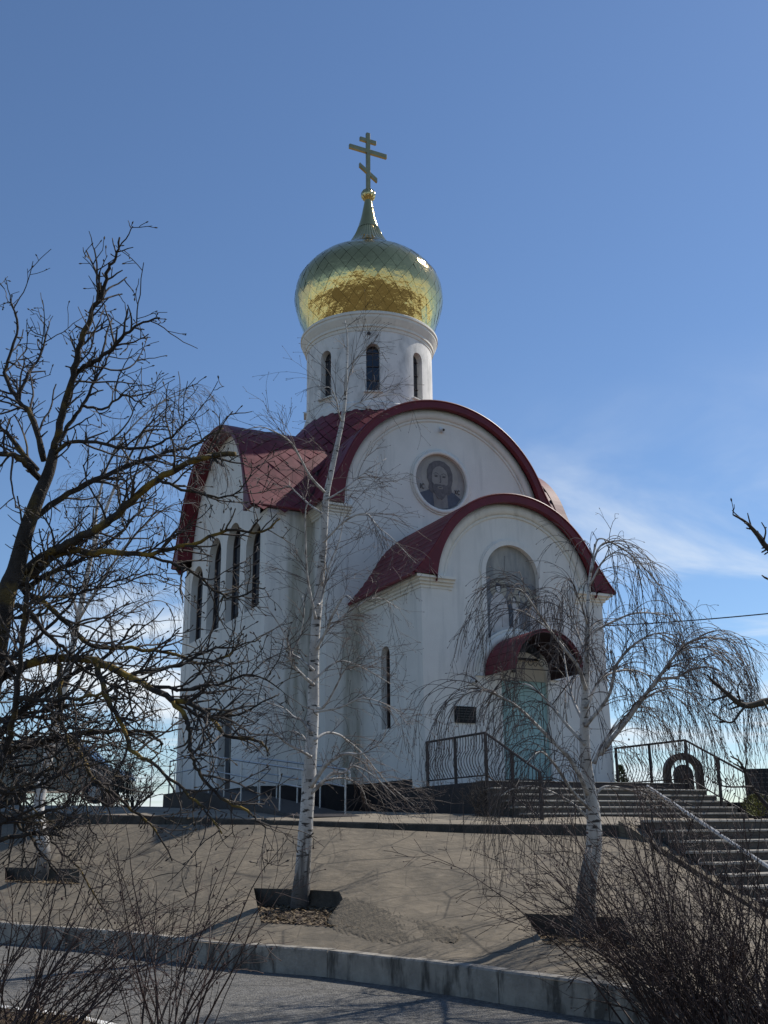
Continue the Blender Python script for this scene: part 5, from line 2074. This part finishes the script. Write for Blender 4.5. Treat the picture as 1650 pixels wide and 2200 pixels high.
birch('slender white birch in the middle, standing in a square pit before the church', (645, 1950), 0,
      [(651, 1860), (658, 1760), (664, 1680), (669, 1600), (673, 1520), (674, 1440), (678, 1350), (684, 1286), (690, 1220), (695, 1165), (701, 1069), (712, 1013), (726, 948), (736, 900), (743, 832), (746, 731), (741, 688)], 15.5, .6,
      [([(698, 1058), (667, 1024), (645, 984), (625, 951), (597, 931), (560, 917), (520, 925)], 0, -.9, .022, .004),
       ([(692, 1103), (664, 1083), (642, 1063), (619, 1044), (600, 1055)], 0, .7, .018, .004),
       ([(678, 1330), (667, 1278), (659, 1230), (656, 1159), (657, 1094), (668, 1075)], 0, -.4, .024, .006),
       ([(683, 1300), (690, 1289), (707, 1216), (726, 1170), (735, 1131), (742, 1080)], 0, .5, .022, .005),
       ([(734, 905), (729, 890), (721, 855), (707, 832), (681, 838)], 0, -.5, .012, .003),
       ([(738, 890), (760, 870), (800, 855), (850, 848), (880, 858)], 0, .6, .010, .003),
       ([(742, 850), (752, 800), (765, 770), (790, 740)], 0, -.3, .008, .003),
       ([(695, 1165), (740, 1120), (785, 1103), (811, 1131), (845, 1159), (893, 1210)], 0, -.9, .018, .003),
       ([(700, 1075), (740, 1050), (790, 1010), (830, 985)], 0, .6, .016, .003),
       ([(680, 1394), (704, 1347), (715, 1318), (740, 1280), (760, 1290)], 0, -.5, .024, .005),
       ([(682, 1380), (720, 1340), (770, 1300), (815, 1285), (860, 1310)], 0, .8, .018, .004),
       ([(674, 1471), (653, 1453), (627, 1424), (620, 1390), (613, 1365), (591, 1329), (570, 1300)], 0, -.6, .026, .005),
       ([(675, 1440), (645, 1415), (627, 1402), (642, 1373), (653, 1318), (650, 1280)], 0, .5, .02, .005),
       ([(682, 1522), (696, 1518), (718, 1482), (740, 1440), (770, 1410)], 0, -.6, .024, .005),
       ([(676, 1460), (710, 1430), (740, 1420), (790, 1440), (840, 1470)], 0, .5, .018, .004),
       ([(670, 1575), (649, 1548), (632, 1541), (610, 1522), (576, 1510), (545, 1490)], 0, .4, .024, .005),
       ([(668, 1625), (647, 1613), (617, 1597), (598, 1582), (571, 1560), (540, 1555)], 0, -.7, .026, .005),
       ([(669, 1605), (661, 1597), (647, 1578), (620, 1570), (600, 1580)], 0, .9, .018, .004),
       ([(668, 1690), (697, 1648), (714, 1633), (741, 1619), (777, 1619), (819, 1592), (831, 1560)], 0, -.6, .036, .005),
       ([(667, 1705), (695, 1679), (714, 1662), (741, 1660), (758, 1645), (800, 1665), (850, 1710)], 0, .2, .030, .004),
       ([(676, 1590), (700, 1575), (725, 1577), (745, 1590), (780, 1620), (830, 1680), (890, 1730)], 0, .9, .022, .003),
       ([(700, 1675), (741, 1672), (775, 1690), (790, 1730)], 0, .5, .016, .003),
       ([(674, 1530), (730, 1520), (780, 1500), (840, 1520), (880, 1560)], 0, -1.2, .018, .003)],
      FINE, 10.0, (.25, .95), 2, .115, 4.0, .006)

birch('thicker weeping birch at the right, standing in a pit before the porch steps', (1252, 1985), 1,
      [(1262, 1900), (1276, 1820), (1274, 1740), (1264, 1680), (1256, 1600), (1257, 1500), (1261, 1400), (1263, 1300), (1268, 1235), (1279, 1172), (1291, 1157), (1323, 1169)], 12.9, .2,
      [([(1269, 1230), (1285, 1180), (1310, 1165), (1355, 1191), (1387, 1223), (1425, 1267), (1473, 1302)], 0, .7, .014, .003),
       ([(1266, 1260), (1300, 1200), (1340, 1190), (1390, 1240), (1430, 1290)], 0, -.5, .013, .003),
       ([(1290, 1620), (1314, 1588), (1352, 1541), (1384, 1496), (1415, 1461), (1454, 1455), (1492, 1436), (1536, 1436), (1580, 1470)], 0, -.6, .034, .005),
       ([(1276, 1640), (1300, 1590), (1340, 1545), (1380, 1505), (1430, 1480), (1480, 1490), (1530, 1540)], 0, .8, .024, .004),
       ([(1400, 1478), (1441, 1420), (1473, 1385), (1504, 1372), (1530, 1370), (1568, 1378), (1593, 1404), (1632, 1483)], -.4, -.2, .02, .003),
       ([(1405, 1475), (1450, 1410), (1500, 1390), (1550, 1410), (1600, 1470)], -.4, -1.2, .016, .003),
       ([(1262, 1380), (1279, 1356), (1314, 1337), (1361, 1318), (1409, 1318), (1447, 1328), (1485, 1369)], 0, .8, .02, .003),
       ([(1258, 1560), (1307, 1496), (1323, 1432), (1355, 1391), (1393, 1366), (1422, 1363), (1460, 1390)], 0, -.3, .024, .004),
       ([(1258, 1520), (1290, 1460), (1340, 1440), (1390, 1450), (1430, 1500)], 0, 1.2, .022, .004),
       ([(1262, 1705), (1256, 1689), (1241, 1659), (1220, 1625), (1194, 1599), (1147, 1552), (1125, 1530), (1099, 1509), (1060, 1491), (1022, 1470)], 0, -.6, .034, .005),
       ([(1099, 1509), (1050, 1485), (1000, 1490), (975, 1520), (965, 1560)], -.5, -.8, .012, .003),
       ([(1258, 1480), (1241, 1431), (1215, 1397), (1185, 1358), (1155, 1315), (1125, 1272), (1103, 1263)], 0, -.4, .026, .004),
       ([(1190, 1362), (1150, 1330), (1110, 1310), (1095, 1330)], -.3, -.6, .012, .003),
       ([(1262, 1420), (1240, 1360), (1215, 1310), (1190, 1270)], 0, .6, .018, .003),
       ([(1258, 1600), (1220, 1560), (1170, 1500), (1130, 1470), (1090, 1480)], 0, .6, .024, .004),
       ([(1270, 1740), (1230, 1700), (1190, 1640), (1160, 1615), (1130, 1640)], 0, -1.0, .026, .004),
       ([(1268, 1760), (1220, 1720), (1150, 1690), (1090, 1700), (1050, 1740)], 0, .2, .018, .003),
       ([(1258, 1560), (1230, 1500), (1215, 1430), (1210, 1380)], 0, 1.0, .02, .004),
       ([(1272, 1720), (1300, 1690), (1360, 1700), (1420, 1720), (1470, 1760)], 0, .4, .02, .004),
       ([(1262, 1340), (1245, 1290), (1225, 1260), (1205, 1270)], 0, -.5, .014, .003)],
      WEEP, 13.0, (.45, 1.35), 2, .125, 6.0, .008, up=.5, tpow=1.35)

birch('pale birch behind the lichened tree, standing in the pit at the far left', (90, 1876), 2,
      [(94, 1830), (86, 1774), (83, 1740), (92, 1680), (112, 1590), (140, 1470), (168, 1330), (200, 1180), (245, 1050), (290, 960), (350, 890), (405, 838)], 18, 1.5,
      [([(170, 1330), (230, 1230), (290, 1150), (360, 1090), (420, 1080)], 0, -.8, .03, .004),
       ([(200, 1180), (210, 1080), (240, 980), (300, 900), (380, 850), (430, 870)], 0, .9, .03, .004),
       ([(140, 1470), (200, 1390), (260, 1330), (330, 1290), (390, 1310)], 0, .6, .03, .004),
       ([(120, 1560), (90, 1450), (80, 1350), (100, 1260), (130, 1230)], 0, -.8, .028, .004),
       ([(245, 1050), (320, 1000), (380, 960), (430, 950), (460, 990)], 0, -.6, .022, .003),
       ([(105, 1620), (180, 1560), (240, 1500), (300, 1480), (350, 1520)], 0, .8, .028, .004),
       ([(90, 1690), (40, 1640), (10, 1600), (-30, 1610)], 0, .3, .025, .004),
       ([(88, 1700), (140, 1660), (190, 1650), (240, 1680)], 0, -.6, .02, .004),
       ([(300, 945), (340, 870), (400, 835), (440, 850)], 0, .3, .012, .003),
       ([(168, 1330), (150, 1240), (160, 1150), (190, 1080)], 0, 1.1, .024, .003)],
      WEEP, 9.0, (.4, 1.3), 2, .12, 4.0, .006, up=.4, tpow=1.2)


# --- bushes: fans of thin arching stems
def bush(name, label, roots, aim, n, lens, style, material, r=(.004, .010), spread=.35, hips=0, level=2, per_m=5.0):
    """roots: ground points; aim: mean direction; each stem arches over"""
    c = np.mean(roots, axis=0)
    root = thing(name, tuple(c), label, 'bush')
    stems, tw = MB(), MB()
    tips = []
    for _ in range(n):
        b = np.array(roots[rnd.randrange(len(roots))]) + np.array([rnd.gauss(0, .10), rnd.gauss(0, .10), 0])
        L = rnd.uniform(*lens)
        d = nv(np.array(aim) + rvec() * spread * np.array([1, 1, .35]))
        pts = [b]
        k = 12
        bend = rnd.uniform(.01, .055)
        for i in range(k):
            d = nv(d + rvec() * .10 + np.array([0, 0, -bend]) + np.array([d[0], d[1], 0]) * .02)
            pts.append(pts[-1] + d * L / k)
        pts = np.array(pts)
        rr = taper(k + 1, rnd.uniform(*r), .002)
        stems.tube(pts, rr, 5)
        sprout(tw, pts, rr, per_m, style, level, (.12, .5), .25, up=.1, ang=(.35, 1.0))
        tips.append(pts)
    obj('stems', stems, material, root, True)
    obj('twigs', tw, material, root)['kind'] = 'stuff'
    if hips:
        h = MB()
        for _ in range(hips):
            p = tips[rnd.randrange(len(tips))]
            q = p[rnd.randrange(5, len(p))] + rvec() * .10
            h.lathe([(0.001, q[2] - .009), (.007, q[2] - .005), (.008, q[2] + .002), (.004, q[2] + .009), (.001, q[2] + .011)], (q[0], q[1]), 6)
        o = obj('dried_hips', h, 'hip', root)
        o['kind'] = 'stuff'
    return root


def gpt(u, d):
    """ground point on the near verge under picture column u at depth d"""
    p = atd(u, 2200, d)
    return np.array([p[0], p[1], GZ - .02])


rt3 = np.array([_rt[0], _rt[1], 0])
fw3 = nv(np.array([FW[0], FW[1], 0]))
up3 = np.array([0, 0, 1.0])
bush('rose_bush', 'sparse reddish bare bush with upright stems at the lower left, right of the grass', [gpt(345, 7.2), gpt(370, 7.4), gpt(330, 7.6)], up3 + rt3 * .12, 30, (1.0, 2.1), BUSH, 'twig_red', spread=.46, hips=46, per_m=3.6)
bush('arching_bush', 'bare bush at the lower left corner with stems arching to the right', [gpt(-60, 7.0), gpt(-10, 7.4), gpt(40, 7.2)], up3 + rt3 * .5, 44, (.9, 2.2), BUSH, 'twig_red', spread=.42, hips=26, per_m=4.0)
bush('dense_thicket', 'dense dark tangle of bare stems filling the lower right corner', [gpt(1480, 7.6), gpt(1540, 7.9), gpt(1600, 7.4), gpt(1680, 7.8)], up3 - rt3 * .22, 165, (.8, 2.3), BUSH, 'twig_red', r=(.004, .011), spread=.5, hips=90, per_m=4.2)
bush('leaning_bush', 'bare bush with long stems leaning left across the lower right slope', [gpt(1440, 8.2), gpt(1500, 8.4)], up3 - rt3 * .5, 36, (1.0, 2.5), BUSH, 'twig_red', spread=.40, hips=60, per_m=4.0)
bush('upright_bush', 'upright bare bush at the right edge before the lower stairs', [gpt(1640, 8.6), gpt(1720, 8.8)], up3 - rt3 * .12, 34, (1.0, 2.5), BUSH, 'twig_red', spread=.36, hips=20, per_m=4.0)
c = atd(235, 1745, 27)
zz = plaza_z(c[0], c[1])
bush('background_bush', 'dark twiggy bush on the plaza between the van and the church', [np.array([c[0], c[1], zz - .03]), np.array([c[0] + .5, c[1] - .1, zz - .03])], up3, 60, (1.0, 2.4), dict(BUSH, rmin=.004, r=.008), 'twig_dark', r=(.010, .02), spread=.55, per_m=5.0, level=1)
c = np.array([-3.05, -3.2, 0.0])
c[2] = plaza_z(c[0], c[1]) - .02
bush('porch_bush', 'small dark dry bush against the left end of the porch steps', [c], up3 - rt3 * .1, 40, (.4, .95), dict(BUSH, rmin=.003), 'twig_dark', r=(.004, .008), spread=.6, per_m=6, level=1)

hp = [atd(u, 1745, 40) for u in (-60, 10, 80, 150, 220, 290)]
for p in hp:
    p[2] = plaza_z(p[0], p[1]) - .03
bush('background_hedge', 'long dark bare hedge along the plaza behind the van', hp, up3, 150, (.7, 1.9), dict(BUSH, rmin=.005, r=.010), 'twig_dark', r=(.010, .02), spread=.6, per_m=6.0, level=1)
